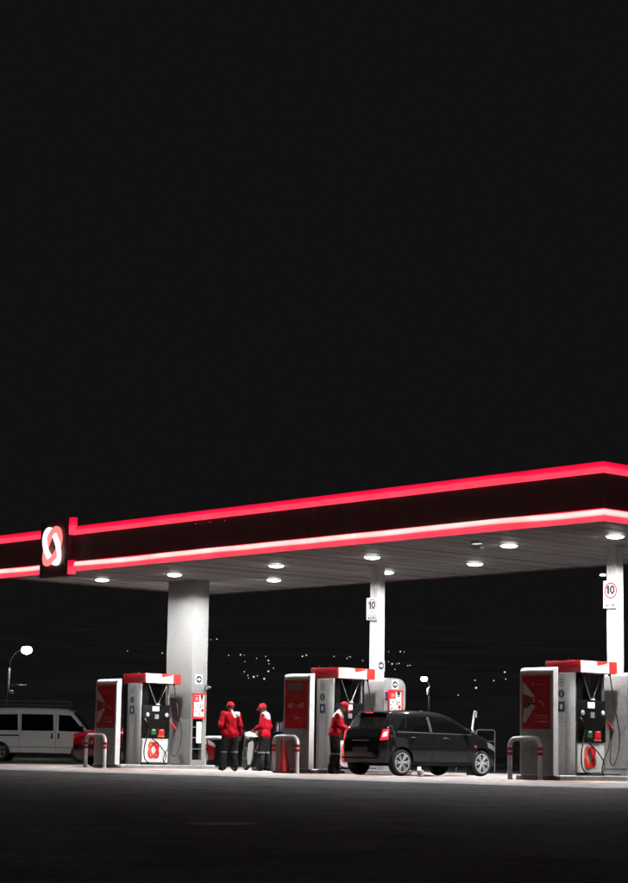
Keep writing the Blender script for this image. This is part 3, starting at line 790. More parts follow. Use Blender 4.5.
    b = MB(); b.ring(cy_, cz_, 0.25, 0.15, R(33), 0.070, f, 0.006, 0.010, wave=0.003, ph=0.6, t0=0.5, t1=0.5 + PI); b.build('emblem_loop', ORANGE, lc)
    b = MB(); b.ring(cy_, cz_, 0.25, 0.15, R(33), 0.070, f, 0.006, 0.010, wave=0.003, ph=0.6, t0=0.5 + PI, t1=0.5 + 2 * PI); b.build('emblem_loop', REDPL, lc)
    b = MB(); b.ring(cy_, cz_, 0.25, 0.15, R(-33), 0.070, f, 0.006, 0.010, wave=0.003, ph=PI - 0.6, t0=-0.4, t1=PI - 0.4); b.build('emblem_loop', REDPR, lc)
    b = MB(); b.ring(cy_, cz_, 0.25, 0.15, R(-33), 0.070, f, 0.006, 0.010, wave=0.003, ph=PI - 0.6, t0=PI - 0.4, t1=2 * PI - 0.4); b.build('emblem_loop', RED, lc)
    # nozzles and hoses
    nozzle(t, 0.37, 1.44, 1.00, BLACK, 1)
    nozzle(t, 0.39, 2.29, 0.96, REDPL, 1)
    hoses = [[(0.40, 2.24, 2.14), (0.43, 2.26, 1.9), (0.44, 2.36, 1.4), (0.46, 2.47, 0.95), (0.46, 2.45, 0.55), (0.46, 2.30, 0.25), (0.45, 2.18, 0.30), (0.42, 2.26, 0.75), (0.42, 2.29, 0.93)],
             [(0.40, 1.45, 0.98), (0.41, 1.36, 0.70), (0.43, 1.27, 0.40), (0.46, 1.30, 0.12), (0.50, 1.55, 0.03), (0.50, 1.85, 0.05), (0.46, 1.98, 0.25), (0.42, 1.80, 0.50), (0.39, 1.55, 0.69)],
             [(0.40, 2.27, 0.92), (0.42, 2.15, 0.55), (0.45, 1.96, 0.30), (0.48, 1.90, 0.06), (0.50, 2.2, 0.03), (0.50, 2.45, 0.03)]]
    for P in hoses:
        b = MB(); b.tube(spline(P, 7), 0.014, 8); b.build('hose', RUBBER, t)
    b = MB(); b.tube([(0.39, 2.24, 2.10), (0.40, 2.24, 2.17)], 0.03, 10); b.build('hose_coupling', BLACK, t)
    return t
p0 = pump(0.0, 'fuel pump with red and white header, rightmost of the three pumps')
copy_tree(p0, (-7.5, 0, 0.10), 'fuel pump with red and white header, behind the bending attendant')
copy_tree(p0, (-15.04, 0, 0.10), 'fuel pump with red and white header, leftmost, before the wide column')

# ------------------------------------------------------------------ small island things
t = thing('traffic_cone', 'red traffic cone on a black base under the middle hoop barrier', 'cone', (-7.46, -0.08, 0.004))
b = MB(); b.rbox(-0.19, 0.19, -0.17, 0.17, 0, 0.045, 0.015, 2); b.build('base', RUBBER, t)
b = MB(); b.lathe([(0.145, 0.045), (0.135, 0.06), (0.03, 0.74), (0.022, 0.755), (0.012, 0.755)], 24); b.build('cone_body', CONE, t)
t = thing('oil_stand', 'grey waist-high stand left of the middle totem with bottles on top', 'stand', (-7.98, 0.28, 0.0))
b = MB(); b.rbox(-0.14, 0.14, -0.13, 0.15, 0.0, 0.84, 0.012, 2); b.build('box', GREY, t)
b = MB(); b.rbox(-0.15, 0.15, -0.14, 0.16, 0.84, 0.865, 0.008, 1); b.build('top', STEEL, t)
b = MB(); b.tube([(0, 0, 0.865), (0, 0, 0.95)], 0.012, 8); b.rbox(-0.17, 0.17, -0.12, 0.12, 0.95, 0.965, 0.004, 1); b.build('rack', STEEL, t)
cols = [((0.10, 0.08, 0.35), 'violet'), ((0.65, 0.65, 0.68), 'white'), ((0.55, 0.03, 0.05), 'red'), ((0.12, 0.2, 0.45), 'blue'), ((0.7, 0.7, 0.72), 'pale'), ((0.5, 0.5, 0.52), 'grey')]
for k, (c, nm) in enumerate(cols):
    px_, py_ = -0.135 + 0.054 * k, (-0.06 if k % 2 else 0.05)
    o = thing('oil_bottle', '%s plastic bottle on the grey stand beside the middle totem' % nm, 'bottle', (-7.98 + px_, 0.28 + py_, 0.965), 0, 'bottles on the grey stand')
    hgt = 0.20 + 0.02 * (k % 3)
    b = MB(); b.rbox(-0.027, 0.027, -0.035, 0.035, 0, hgt * 0.75, 0.012, 2); b.lathe([(0.026, hgt * 0.74), (0.014, hgt * 0.85), (0.014, hgt * 0.88)], 10); b.build('bottle_body', mat('bottle_' + nm, c, 0.3), o)
    b = MB(); b.lathe([(0.016, hgt * 0.88), (0.016, hgt), (0.0, hgt)], 10); b.build('cap', WHITE if k % 2 else REDPL, o)
t = thing('paper_cup', 'small white paper cup on the ground beside the black hatchback', 'cup', (-2.92, -0.12, 0.004))
b = MB(); b.lathe([(0.0, 0.0), (0.048, 0.0), (0.066, 0.135), (0.072, 0.14), (0.066, 0.145), (0.06, 0.138), (0.044, 0.01), (0.0, 0.01)], 20); b.build('cup_wall', WHITE, t)
b = MB(); b.lathe([(0.0545, 0.04), (0.0565, 0.041), (0.063, 0.09), (0.0605, 0.091)], 20); b.build('sleeve', PALE, t)
t = thing('squeegee', 'pale window squeegee standing upright in a bucket beyond the car bonnet', 'squeegee', (-5.93, 4.62, 0.0))
b = MB(); b.lathe([(0.0, 0), (0.11, 0), (0.14, 0.32), (0.15, 0.33), (0.135, 0.33), (0.105, 0.02), (0.0, 0.02)], 18); b.build('bucket', BLACK, t)
b = MB(); b.tube([(0.0, 0, 0.03), (0.02, 0.0, 1.05)], 0.013, 8); b.tube([(0.02, 0, 1.02), (0.085, 0.03, 1.50)], 0.030, 10); b.build('handle', WHITE, t)
b = MB(); b.rbox(0.07, 0.16, 0.0, 0.06, 1.38, 1.56, 0.008, 1); b.build('head', GREY, t)
t = thing('tube_railing', 'low grey tube railing glimpsed beyond the car bonnet', 'railing', (-13.55, 12.75, 0.0), math.atan2(0.743, 0.669))
for x in (-0.25, 0.35):
    b = MB(); b.tube([(p[0] * 0.72 + x, 0, p[2]) for p in hoop_pts(0.38, 1.23, 0.08)], 0.02, 10); b.build('rail_loop', STEEL, t)
b = MB(); b.tube([(-0.5, 0, 0.9), (0.62, 0, 0.9)], 0.014, 8); b.build('mid_rail', STEEL, t)

# ------------------------------------------------------------------ street lamps
def street_lamp(base, hz, arm, rise, lab, power, rz=0.0, k=1.0):
    t = thing('street_lamp', lab, 'street lamp', base, rz, 'street lamps behind the station')
    b = MB(); b.tube([(0, 0, 0), (0, 0, hz * 0.5), (0, 0, hz)], [0.14, 0.12, 0.10], 12); b.build('pole', POLE, t)
    b = MB(); b.tube(spline([(0, 0, hz - 0.2), (arm * 0.15, 0, hz + rise * 0.5), (arm * 0.6, 0, hz + rise * 0.95), (arm, 0, hz + rise)], 6), 0.03, 8); b.build('arm', BLACK, t)
    b = MB(); b.rbox(arm - 0.20, arm + 0.40, -0.12, 0.12, hz + rise + 0.16 * k, hz + rise + 0.16 * k + 0.07, 0.03, 3); hd = b.build('head', BLACK, t)
    b = MB(); b.lathe([(0.24 * k * math.sin(a), -0.20 * k * math.cos(a)) for a in np.linspace(0, PI, 13)], 24, c=(arm + 0.12, 0, hz + rise), sx=1.12, sy=0.95); b.build('lens', STREETON, hd)
    ld = bpy.data.lights.new('street_light', 'POINT'); ld.energy = power; ld.shadow_soft_size = 0.2
    lo = bpy.data.objects.new('street_light', ld); COL.objects.link(lo); lo.parent = t; lo.location = (arm + 0.12, 0, hz + rise - 0.5)
    return t
ra = math.atan2(0.743, 0.669)
t = street_lamp((-52.45, 21.85, 0), 4.2, 0.72, 0.85, 'bright white street lamp on a grey pole behind the white van', 260, ra, 1.0)
b = MB(); b.rbox(-0.8, 0.9, -0.05, 0.05, 3.35, 3.42, 0.01, 1); b.build('crossarm', POLE, t)
b = MB(); b.rbox(0.1, 0.3, -0.1, 0.1, 2.95, 3.15, 0.02, 1); b.build('junction_box', GREY, t)
t = street_lamp((-49.85, 47.5, 0), 4.1, -0.45, 0.45, 'bright white street lamp right of the middle column', 160, ra, 0.72)
b = MB(); b.rbox(-0.16, -0.02, -0.12, 0.12, 3.65, 4.05, 0.02, 1); b.build('meter_box', GREY, t)
# ------------------------------------------------------------------ vehicles
def bake(o, name, mats=None):
    dg = bpy.context.evaluated_depsgraph_get()
    me = bpy.data.meshes.new_from_object(o.evaluated_get(dg))
    me.name = name
    return me
def vehicle(name, label, cat, S, paint, loc, heading):
    # local frame: x to the right, y forward from the rear bumper, z up
    t = thing(name, label, cat, loc, -heading)
    T = S['top']; B = S['bot']; PL = S['plan']; SE = S['sec']; Wd = S['W']; Lg = S['L']
    ip = lambda tab, s: float(np.interp(s, [a for a, _ in tab], [b for _, b in tab]))
    def smooth_ip(tab, s, w):
        return sum(ip(tab, min(max(s + w * k, 0), Lg)) * c for k, c in ((-1, .2), (-.5, .2), (0, .2), (.5, .2), (1, .2)))
    def top(s):
        e = min(s, Lg - s); return smooth_ip(T, s, min(0.07, e))
    bot = lambda s: ip(B, s)
    def hw(s, z):
        e = min(s, Lg - s)
        return Wd / 2 * smooth_ip(PL, s, min(0.08, e)) * smooth_sec(z)
    def smooth_sec(z): return sum(ip(SE, z + 0.05 * k) for k in (-1, 0, 1)) / 3
    st = sorted(set([round(x, 3) for x in list(np.linspace(0, Lg, 64)) + list(np.linspace(0, 0.45, 14)) + list(np.linspace(Lg - 0.5, Lg, 14))]))
    rings = []
    for s in st:
        zt, zb = top(s), bot(s); r = min(S['r'], (zt - zb) * 0.3)
        half = [(0.0, zb), (hw(s, zb) * 0.85, zb)]
        for k in range(12):
            z = zb + 0.03 + (zt - r - zb - 0.03) * k / 11; half.append((hw(s, z), z))
        xe = hw(s, zt - r)
        for k in range(1, 6):
            a = PI / 2 * k / 5; half.append((xe - r * 1.25 * (1 - math.cos(a)), zt - r + r * math.sin(a)))
        xr = xe - r * 1.25
        for fq in (0.66, 0.33, 0.0): half.append((xr * fq, zt + S['crown'] * (1 - fq * fq)))
        ring = half + [(-x, z) for x, z in half[-2:0:-1]]
        rings.append([(x, s, z) for x, z in ring])
    b = MB(); n = len(rings[0])
    vs = [p for q in rings for p in q]; fs = []
    for i in range(len(rings) - 1):
        for j in range(n): fs.append((i * n + j, i * n + (j + 1) % n, (i + 1) * n + (j + 1) % n, (i + 1) * n + j))
    fs += [tuple(range(n))[::-1], tuple((len(rings) - 1) * n + j for j in range(n))]
    b.add(vs, fs)
    tmp = link('tmp_body', b.mesh('tmp_body', paint, 60))
    cuts = []
    for ya in S['axles']:
        for sx in (-1, 1):
            c = MB(); c.lathe([(S['wr'] + 0.045, 0.0), (S['wr'] + 0.045, 0.6)], 40, ax='x')
            co = link('tmp_cut', c.mesh('tmp_cut', BLACK), None, (0.0, ya, S['wr'] + 0.01))
            co.location.x = (Wd / 2 - 0.26) if sx > 0 else -(Wd / 2 - 0.26) - 0.6
            md = tmp.modifiers.new('b', 'BOOLEAN'); md.operation = 'DIFFERENCE'; md.solver = 'EXACT'; md.object = co
            cuts.append(co)
    me = bake(tmp, 'body')
    for c in cuts + [tmp]: bpy.data.objects.remove(c)
    bm = bmesh.new(); bm.from_mesh(me)
    for f in bm.faces: f.smooth = True
    for e in bm.edges: e.smooth = len(e.link_faces) == 2 and e.calc_face_angle(0) < R(38)
    bm.to_mesh(me); bm.free()
    body = link('body', me, t)
    def side_patch(cs, nm, m, off=0.006, sides=(-1, 1), par=None, nu=10, nv=6, skirt=0.02, label=None):
        # bilinear patch in (s, z) laid on the flank; corners: rear-low, front-low, front-high, rear-high
        out = []
        for sx in sides:
            rows = []
            for i in range(nu + 1):
                u = i / nu; row = []
                for j in range(nv + 1):
                    v = j / nv
                    s = (cs[0][0] * (1 - u) + cs[1][0] * u) * (1 - v) + (cs[3][0] * (1 - u) + cs[2][0] * u) * v
                    z = (cs[0][1] * (1 - u) + cs[1][1] * u) * (1 - v) + (cs[3][1] * (1 - u) + cs[2][1] * u) * v
                    row.append((sx * (hw(s, z) + off), s, z))
                rows.append(row)
            b = MB(); b.grid(rows)
            edge = [rows[i][0] for i in range(nu + 1)] + [rows[nu][j] for j in range(1, nv + 1)] + [rows[i][nv] for i in range(nu - 1, -1, -1)] + [rows[0][j] for j in range(nv - 1, 0, -1)]
            k = len(edge)
            b.add(edge + [(x - sx * skirt, y, z) for x, y, z in edge], [(i, (i + 1) % k, k + (i + 1) % k, k + i) for i in range(k)])
            out.append(b.build(nm, m, par or t))
        return out
    def top_patch(s0, s1, f0, f1, nm, m, off=0.006, par=None, n=10):
        # glass on the sloping top surface between stations s0 and s1, f = share of the width
        rows = []
        for i in range(n + 1):
            s = s0 + (s1 - s0) * i / n; e = 0.01
            dz = (top(s + e) - top(s - e)) / (2 * e); L_ = math.hypot(1, dz)
            zt = top(s); r = min(S['r'], (zt - bot(s)) * 0.3); xr = hw(s, zt - r) - r * 0.9
            fq = f0 + (f1 - f0) * i / n; row = []
            for j in range(13):
                x = xr * fq * (j / 6 - 1)
                zc = zt + S['crown'] * (1 - min(1, abs(x) / max(xr, 1e-3)) ** 2)
                row.append((x, s - off * dz / L_, zc + off / L_))
            rows.append(row)
        b = MB(); b.grid(rows)
        edge = rows[0] + [r_[-1] for r_ in rows[1:]] + rows[-1][-2::-1] + [r_[0] for r_ in rows[-2:0:-1]]
        k = len(edge)
        b.add(edge + [(x, y, z - 0.03) for x, y, z in edge], [(i, (i + 1) % k, k + (i + 1) % k, k + i) for i in range(k)])
        return b.build(nm, m, par or t)
    wm = None
    for ya in S['axles']:
        for sx in (-1, 1):
            r = S['wr']; rr = S['rim']
            w_ = link('wheel', None, t, (sx * S['track'] / 2, ya, r), 0 if sx > 0 else PI)
            if wm is None:
                b = MB(); b.lathe([(rr - 0.01, -0.085), (rr + 0.01, -0.095), (r - 0.035, -0.10), (r - 0.008, -0.075), (r, -0.05), (r, 0.05), (r - 0.008, 0.075), (r - 0.035, 0.10), (rr + 0.01, 0.095), (rr - 0.01, 0.085)], 40, ax='x'); m1 = b.mesh('tyre', RUBBER)
                b = MB(); b.lathe([(rr, -0.085), (rr + 0.002, 0.085), (rr - 0.015, 0.088), (rr - 0.022, 0.07), (rr - 0.03, -0.02), (0.03, -0.03)], 40, ax='x', m=1)
                b.lathe([(rr + 0.004, 0.083), (rr + 0.004, 0.094), (rr - 0.016, 0.094), (rr - 0.02, 0.07)], 40, ax='x')
                for k in range(S['spokes']):
                    a0 = 2 * PI * k / S['spokes']
                    for da in (-1, 1):
                        a = a0 + da * 0.16
                        ca, sa = math.cos(a), math.sin(a); cb, sb = math.cos(a0 + da * 0.07), math.sin(a0 + da * 0.07)
                        p1 = Vector((0.075, 0.035 * cb, 0.035 * sb)); p2 = Vector((0.082, (rr - 0.01) * ca, (rr - 0.01) * sa))
                        b.tube([p1, (p1 + p2) / 2 + Vector((0.006, 0, 0)), p2], [0.021, 0.015, 0.018], 6)
                b.lathe([(0.0, 0.098), (0.03, 0.095), (0.048, 0.08), (0.05, 0.03)], 18, ax='x'); m2 = b.mesh('rim', [S.get('rimmat', RIM), BLACK])
                wm = (m1, m2)
            link('tyre', wm[0], w_); link('rim', wm[1], w_)
    return t, body, side_patch, top_patch, hw, top
_q = lambda tab: [(s * 0.9 if s < 0.9 else s - 0.09, z) for s, z in tab]
HATCH = dict(L=3.69, W=1.64, r=0.15, crown=0.02, wr=0.295, rim=0.215, spokes=6, track=1.43, axles=(0.57, 3.02),
    top=_q([(0, .60), (.015, .78), (.05, .93), (.10, 1.0), (.16, 1.06), (.36, 1.31), (.40, 1.385), (.55, 1.425), (1.2, 1.465), (1.7, 1.46), (2.05, 1.425), (2.35, 1.33), (2.7, 1.13), (2.98, .985), (3.2, .925), (3.45, .845), (3.6, .76), (3.7, .66), (3.76, .55), (3.78, .46)]),
    bot=_q([(0, .40), (.06, .28), (.4, .21), (3.3, .20), (3.65, .22), (3.78, .33)]),
    plan=_q([(0, .68), (.04, .79), (.12, .88), (.35, .96), (.9, 1), (2.7, 1), (3.1, .975), (3.4, .92), (3.6, .84), (3.72, .74), (3.78, .62)]),
    sec=[(.2, .92), (.32, .975), (.6, 1.0), (.82, .99), (.95, .95), (1.2, .84), (1.45, .68)])
def hatch(label, paint, loc, heading, lit):
    t, body, sp, tp, hw, top = vehicle('hatchback_car', label, 'car', HATCH, paint, loc, heading)
    sp0, tp0 = sp, tp
    sp = lambda cs, *a, **k: sp0(_q(cs), *a, **k)
    tp = lambda a, b, *r, **k: tp0(_q([(a, 0)])[0][0], _q([(b, 0)])[0][0], *r, **k)
    sp([(.80, 1.0), (1.50, .985), (1.50, 1.345), (.95, 1.33)], 'side_window', GLASS)
    sp([(.52, .965), (2.80, .935), (2.80, .955), (.52, .985)], 'belt_trim', TRIM, off=0.007, nv=1, nu=16)
    sp([(1.515, .99), (1.585, .985), (1.585, 1.35), (1.515, 1.35)], 'door_pillar', TRIM, off=0.004, nu=2)
    sp([(1.60, .98), (2.72, .965), (2.22, 1.29), (1.60, 1.345)], 'side_window', GLASS)
    sp([(.56, 1.03), (.745, 1.01), (.86, 1.30), (.76, 1.27)], 'quarter_window', GLASS)
    tp(.155, .365, .86, .92, 'rear_window', GLASS)
    tp(2.12, 2.93, .96, .93, 'windscreen', GLASS)
    b = MB(); b.rbox(-.46, .46, .27, .48, 1.385, 1.412, 0.012, 2); spo = b.build('spoiler', paint, t)
    b = MB(); b.rbox(-.12, .12, .258, .275, 1.388, 1.408, 0.004, 1); b.build('brake_lamp', TAILON if lit else TAILOFF, spo)
    for o in sp([(.045, .78), (.20, .80), (.27, 1.03), (.13, 1.02)], 'tail_lamp', TAILON if lit else TAILOFF, off=0.016, nu=6): pass
    if lit:
        sp([(.085, .86), (.17, .87), (.215, .97), (.135, .96)], 'tail_lamp_core', TAILHOT, off=0.021, nu=4)
    else:
        sp([(.06, .84), (.15, .85), (.18, .93), (.10, .92)], 'tail_lamp_core', TAILON, off=0.021, nu=4)
    b = MB(); b.rbox(-.25, .25, -.012, .02, .50, .62, 0.006, 1); pl = b.build('number_plate', PALE if not lit else GREYD, t)
    b = MB(); b.rbox(-.62, .62, -.02, .10, .37, .41, 0.015, 2); b.build('bumper_strip', BLACK, t)
    b = MB(); b.tube([(-.3, .02, .78), (.3, .02, .78)], 0.014, 8); b.build('hatch_handle', CHROME, t)
    b = MB(); b.tube([(0.0, .10, 1.03), (0.25, .20, 1.17)], 0.008, 6); b.build('rear_wiper', BLACK, t)
    for (s0, s1, z) in ((1.42, 1.60, .84), (2.50, 2.68, .82)):
        pass
    for s in (0.90, 1.89):
        for sx in (-1, 1):
            x = hw(s, .84)
            b = MB(); b.tube(spline([(sx * (x - .005), s - .09, .85), (sx * (x + .03), s - .05, .853), (sx * (x + .03), s + .05, .85), (sx * (x - .005), s + .09, .845)], 4), 0.014, 8); b.build('door_handle', CHROME, t)
    for s, z0, z1 in ((1.55, .26, .98), (2.62, .30, .96), (.86, .62, 1.0)):
        sp([(s, z0), (s + .008, z0), (s + .008, z1), (s, z1)], 'door_seam', BLACK, off=0.002, nu=1, nv=8, skirt=0.004)
    sp([(.95, .255), (2.85, .255), (2.85, .315), (.95, .315)], 'sill_strip', BLACK, off=0.008, nv=1)
    for sx in (-1, 1):
        b = MB(); b.rbox(min(sx * .82, sx * .99), max(sx * .82, sx * .99), 2.43, 2.54, .97, 1.08, 0.03, 3); b.build('wing_mirror', paint, t)
    sp([(3.34, .66), (3.66, .56), (3.62, .68), (3.30, .80)], 'headlamp', LENS, off=0.008)
    sp([(2.86, .66), (2.93, .66), (2.93, .70), (2.86, .70)], 'side_repeater', ORANGE, off=0.006, nu=2, nv=2)
    b = MB(); b.rbox(-.42, .42, 3.665, 3.71, .38, .46, 0.01, 2); b.build('grille', BLACK, t)
    return t
CA = 0.0593
hyv = Vector((math.sin(CA), math.cos(CA), 0)); hxv = Vector((math.cos(CA), -math.sin(CA), 0))
O = Vector((-4.42, 0.72, 0)) - hxv * 0.715 - hyv * 0.57
hatch('black hatchback being refuelled, its red tail lamps lit', CARBLK, (O.x, O.y, 0.004), CA, True)
SEDAN = dict(HATCH, L=4.1, axles=(0.80, 3.35),
    top=[(0, .60), (.02, .80), (.06, .88), (.12, .93), (.3, .95), (.62, .98), (.78, 1.05), (1.15, 1.34), (1.3, 1.40), (1.7, 1.43), (2.1, 1.42), (2.4, 1.38), (2.65, 1.28), (3.0, 1.08), (3.25, .96), (3.5, .91), (3.8, .83), (3.95, .74), (4.05, .62), (4.1, .46)],
    bot=[(0, .40), (.06, .28), (.4, .21), (3.6, .20), (3.95, .22), (4.1, .33)],
    plan=[(0, .80), (.04, .87), (.12, .93), (.35, .98), (.9, 1), (3.0, 1), (3.4, .975), (3.7, .92), (3.9, .84), (4.03, .74), (4.1, .62)])
t, body, sp, tp, hw, top = vehicle('sedan_car', 'red sedan parked behind the left island, mostly hidden by totem and pump', 'car', SEDAN, CARRED, (-16.98, 1.12, 0.004), 0.0)
sp([(1.12, 1.0), (1.75, .985), (1.75, 1.31), (1.36, 1.30)], 'side_window', GLASS)
sp([(1.84, .98), (2.98, .965), (2.45, 1.27), (1.84, 1.31)], 'side_window', GLASS)
tp(.80, 1.20, .92, .90, 'rear_window', GLASS)
tp(2.42, 3.18, .96, .93, 'windscreen', GLASS)
sp([(.04, .72), (.26, .74), (.26, .90), (.06, .90)], 'tail_lamp', TAILOFF, off=0.014, nu=6)
sp([(.05, .77), (.14, .78), (.14, .84), (.06, .84)], 'tail_lamp_core', TAILON, off=0.02, nu=4)
b = MB(); b.rbox(-.62, .62, -.03, .10, .46, .51, 0.015, 2); b.build('bumper_strip', BLACK, t)
b = MB(); b.rbox(-.25, .25, -.012, .02, .60, .72, 0.006, 1); b.build('number_plate', GREYD, t)
for s in (1.22, 2.28):
    for sx in (-1, 1):
        x = hw(s, .84); b = MB(); b.tube(spline([(sx * (x - .005), s - .09, .85), (sx * (x + .03), s - .05, .853), (sx * (x + .03), s + .05, .85), (sx * (x - .005), s + .09, .845)], 4), 0.014, 8); b.build('door_handle', CARRED, t)
for s, z0, z1 in ((1.79, .26, .98), (2.9, .30, .96)):
    sp([(s, z0), (s + .008, z0), (s + .008, z1), (s, z1)], 'door_seam', BLACK, off=0.002, nu=1, nv=8, skirt=0.004)
sp([(3.62, .66), (3.98, .56), (3.94, .68), (3.6, .80)], 'headlamp', LENS, off=0.008)
for sx in (-1, 1):
    b = MB(); b.rbox(min(sx * .82, sx * .99), max(sx * .82, sx * .99), 2.78, 2.89, .97, 1.08, 0.03, 3); b.build('wing_mirror', CARRED, t)

VAN = dict(L=4.79, W=1.84, r=0.13, crown=0.03, wr=0.325, rim=0.20, spokes=5, track=1.62, axles=(0.98, 3.90), rimmat=GREY,
    top=[(0, .9), (.02, 1.5), (.08, 1.78), (.2, 1.87), (1.5, 1.91), (3.2, 1.89), (3.42, 1.86), (3.56, 1.78), (4.12, 1.12), (4.3, 1.03), (4.6, .90), (4.72, .76), (4.79, .52)],
    bot=[(0, .45), (.1, .30), (4.5, .28), (4.79, .38)],
    plan=[(0, .93), (.06, .97), (.3, 1), (3.8, 1), (4.3, .97), (4.6, .9), (4.79, .72)],
    sec=[(.28, .95), (.45, .99), (1.0, 1.0), (1.12, .985), (1.75, .885), (1.95, .85)])
vh = math.atan2(0.669, 0.743)
vloc = Vector((-30.54, 9.17, 0)) - Vector((0.669, 0.743, 0)) * 3.0 + Vector((-0.745, 0.667, 0)) * 3.2
t, body, sp, tp, hw, top = vehicle('delivery_van', 'white van with roof rack and dark side windows at far left', 'van', VAN, VANW, (vloc.x, vloc.y, -0.002), vh)
sp([(.30, 1.10), (1.62, 1.10), (1.58, 1.68), (.36, 1.66)], 'side_window', GLASS)
sp([(1.74, 1.10), (2.90, 1.10), (2.86, 1.69), (1.72, 1.69)], 'side_window', GLASS)
sp([(3.08, 1.10), (4.04, 1.08), (3.50, 1.66), (3.06, 1.68)], 'side_window', GLASS)
tp(3.58, 4.10, .95, .95, 'windscreen', GLASS)
for s in (1.68, 2.98):
    sp([(s, .45), (s + .012, .45), (s + .012, 1.72), (s, 1.72)], 'door_seam', GREYD, off=0.002, nu=1, nv=10, skirt=0.004)
sp([(.30, .90), (1.66, .90), (1.66, .95), (.30, .95)], 'slide_rail', BLACK, off=0.012, nv=1)
for s in (2.82, 3.06):
    sp([(s, .82), (s + .06, .82), (s + .06, 1.02), (s, 1.02)], 'door_handle', BLACK, off=0.02, nu=2, nv=2)
sp([(.9, .50), (4.0, .50), (4.0, .53), (.9, .53)], 'rub_strip', GREY, off=0.006, nv=1)
for sx in (-1, 1):
    b = MB(); b.rbox(min(sx * .93, sx * 1.12), max(sx * .93, sx * 1.12), 3.88, 3.98, 1.08, 1.28, 0.03, 2); b.build('wing_mirror', BLACK, t)
rk = MB()
for z in (2.02, 2.17):
    for sx in (-1, 1): rk.tube([(sx * .72, .25, z), (sx * .70, 3.45, z)], 0.016, 8)
    for y in (.25, 3.45): rk.tube([(-.72, y, z), (.72, y, z)], 0.016, 8)
for y in (.25, 1.1, 1.95, 2.8, 3.45):
    for sx in (-1, 1): rk.tube([(sx * .72, y, 1.80), (sx * .72, y, 2.17)], 0.014, 8)
    rk.tube([(-.72, y, 2.02), (.72, y, 2.02)], 0.014, 8)
rk.build('roof_rack', GREYD, t)

# ------------------------------------------------------------------ people
def cap(b, p, q, r0, r1, n=12, fl=(1, 1, 1), axis=None):
    # tapered capsule from p to q; optional flattening along a unit axis by fl[0]
    P, Q = Vector(p), Vector(q); d = Q - P; L_ = d.length; t = d.normalized() if L_ > 1e-6 else Vector((0, 0, 1))
    a = Vector((1, 0, 0)) if abs(t.x) < 0.9 else Vector((0, 1, 0))
    u = t.cross(a).normalized(); v = t.cross(u)
    rows = []
    for k in range(5): an = -PI / 2 + PI / 2 * k / 4; rows.append((P + t * (r0 * math.sin(an)), max(1e-4, r0 * math.cos(an))))
    for k in range(5): an = PI / 2 * k / 4; rows.append((Q + t * (r1 * math.sin(an)), max(1e-4, r1 * math.cos(an))))
    vs = []; fs = []
    for c, r in rows:
        for j in range(n):
            o = (u * math.cos(2 * PI * j / n) + v * math.sin(2 * PI * j / n)) * r
            if axis is not None: ax = Vector(axis); o = o - ax * o.dot(ax) * (1 - fl[0])
            vs.append(c + o)
    k = len(rows)
    for i in range(k - 1):
        for j in range(n): fs.append((i * n + j, i * n + (j + 1) % n, (i + 1) * n + (j + 1) % n, (i + 1) * n + j))
    fs += [tuple(range(n))[::-1], tuple((k - 1) * n + j for j in range(n))]
    b.add(vs, fs)
from mathutils import noise as mnoise
def fuse(b, name, mats, parent, vox=0.014, it=4, pick=None, fold=0.0):
    me = b.mesh('tmp', mats); o = link('tmp', me)
    m = o.modifiers.new('r', 'REMESH'); m.mode = 'VOXEL'; m.voxel_size = vox; m.use_smooth_shade = True
    m = o.modifiers.new('s', 'SMOOTH'); m.factor = 0.5; m.iterations = it
    me2 = bake(o, name); bpy.data.objects.remove(o)
    if not me2.materials:
        for q in (mats if isinstance(mats, (list, tuple)) else [mats]): me2.materials.append(q)
    if fold:
        # cloth folds: push the surface in and out with a stretched noise
        nv = len(me2.vertices); co = np.empty(nv * 3, 'f'); no = np.empty(nv * 3, 'f')
        me2.vertices.foreach_get('co', co); me2.vertices.foreach_get('normal', no)
        co = co.reshape(-1, 3); no = no.reshape(-1, 3); ox = parent.location.x * 3
        dd = [mnoise.noise((c[0] * 9 + c[2] * 5 + ox, c[1] * 9 - c[2] * 4, c[2] * 7)) + 0.6 * mnoise.noise((c[0] * 22, c[1] * 22 + c[2] * 9, c[2] * 15)) for c in co.tolist()]
        me2.vertices.foreach_set('co', (co + no * (np.array(dd)[:, None] * fold)).astype('f').ravel())
    if pick:
        for p in me2.polygons: p.material_index = pick(p.center, p.normal)
    for p in me2.polygons: p.use_smooth = True
    return link(name, me2, parent)
def hand(b, w, d, nrm, curl=0.5):
    # palm and five fingers from wrist w along d; nrm = palm normal (fingers curl towards it)
    w = Vector(w); d = Vector(d).normalized(); nrm = Vector(nrm); nrm = (nrm - d * nrm.dot(d)).normalized(); s = d.cross(nrm)
    for k in (-1, 0, 1): cap(b, w + s * 0.02 * k, w + d * 0.085 + s * 0.024 * k, 0.019, 0.016, 8)
    for k, ln in zip((-1.5, -0.5, 0.5, 1.5), (0.062, 0.075, 0.08, 0.07)):
        p = w + d * 0.088 + s * 0.0195 * k
        d1 = (d * math.cos(curl) + nrm * math.sin(curl)).normalized(); d2 = (d * math.cos(2.1 * curl) + nrm * math.sin(2.1 * curl)).normalized()
        q = p + d1 * ln * 0.55; cap(b, p, q, 0.0095, 0.009, 8); cap(b, q, q + d2 * ln * 0.5, 0.009, 0.0075, 8)
    p = w + d * 0.025 + s * 0.03; q = p + (d * 0.5 + s * 0.6 + nrm * 0.3).normalized() * 0.045
    cap(b, p, q, 0.012, 0.0105, 8); cap(b, q, q + (d * 0.85 + nrm * 0.4).normalized() * 0.032, 0.0105, 0.009, 8)
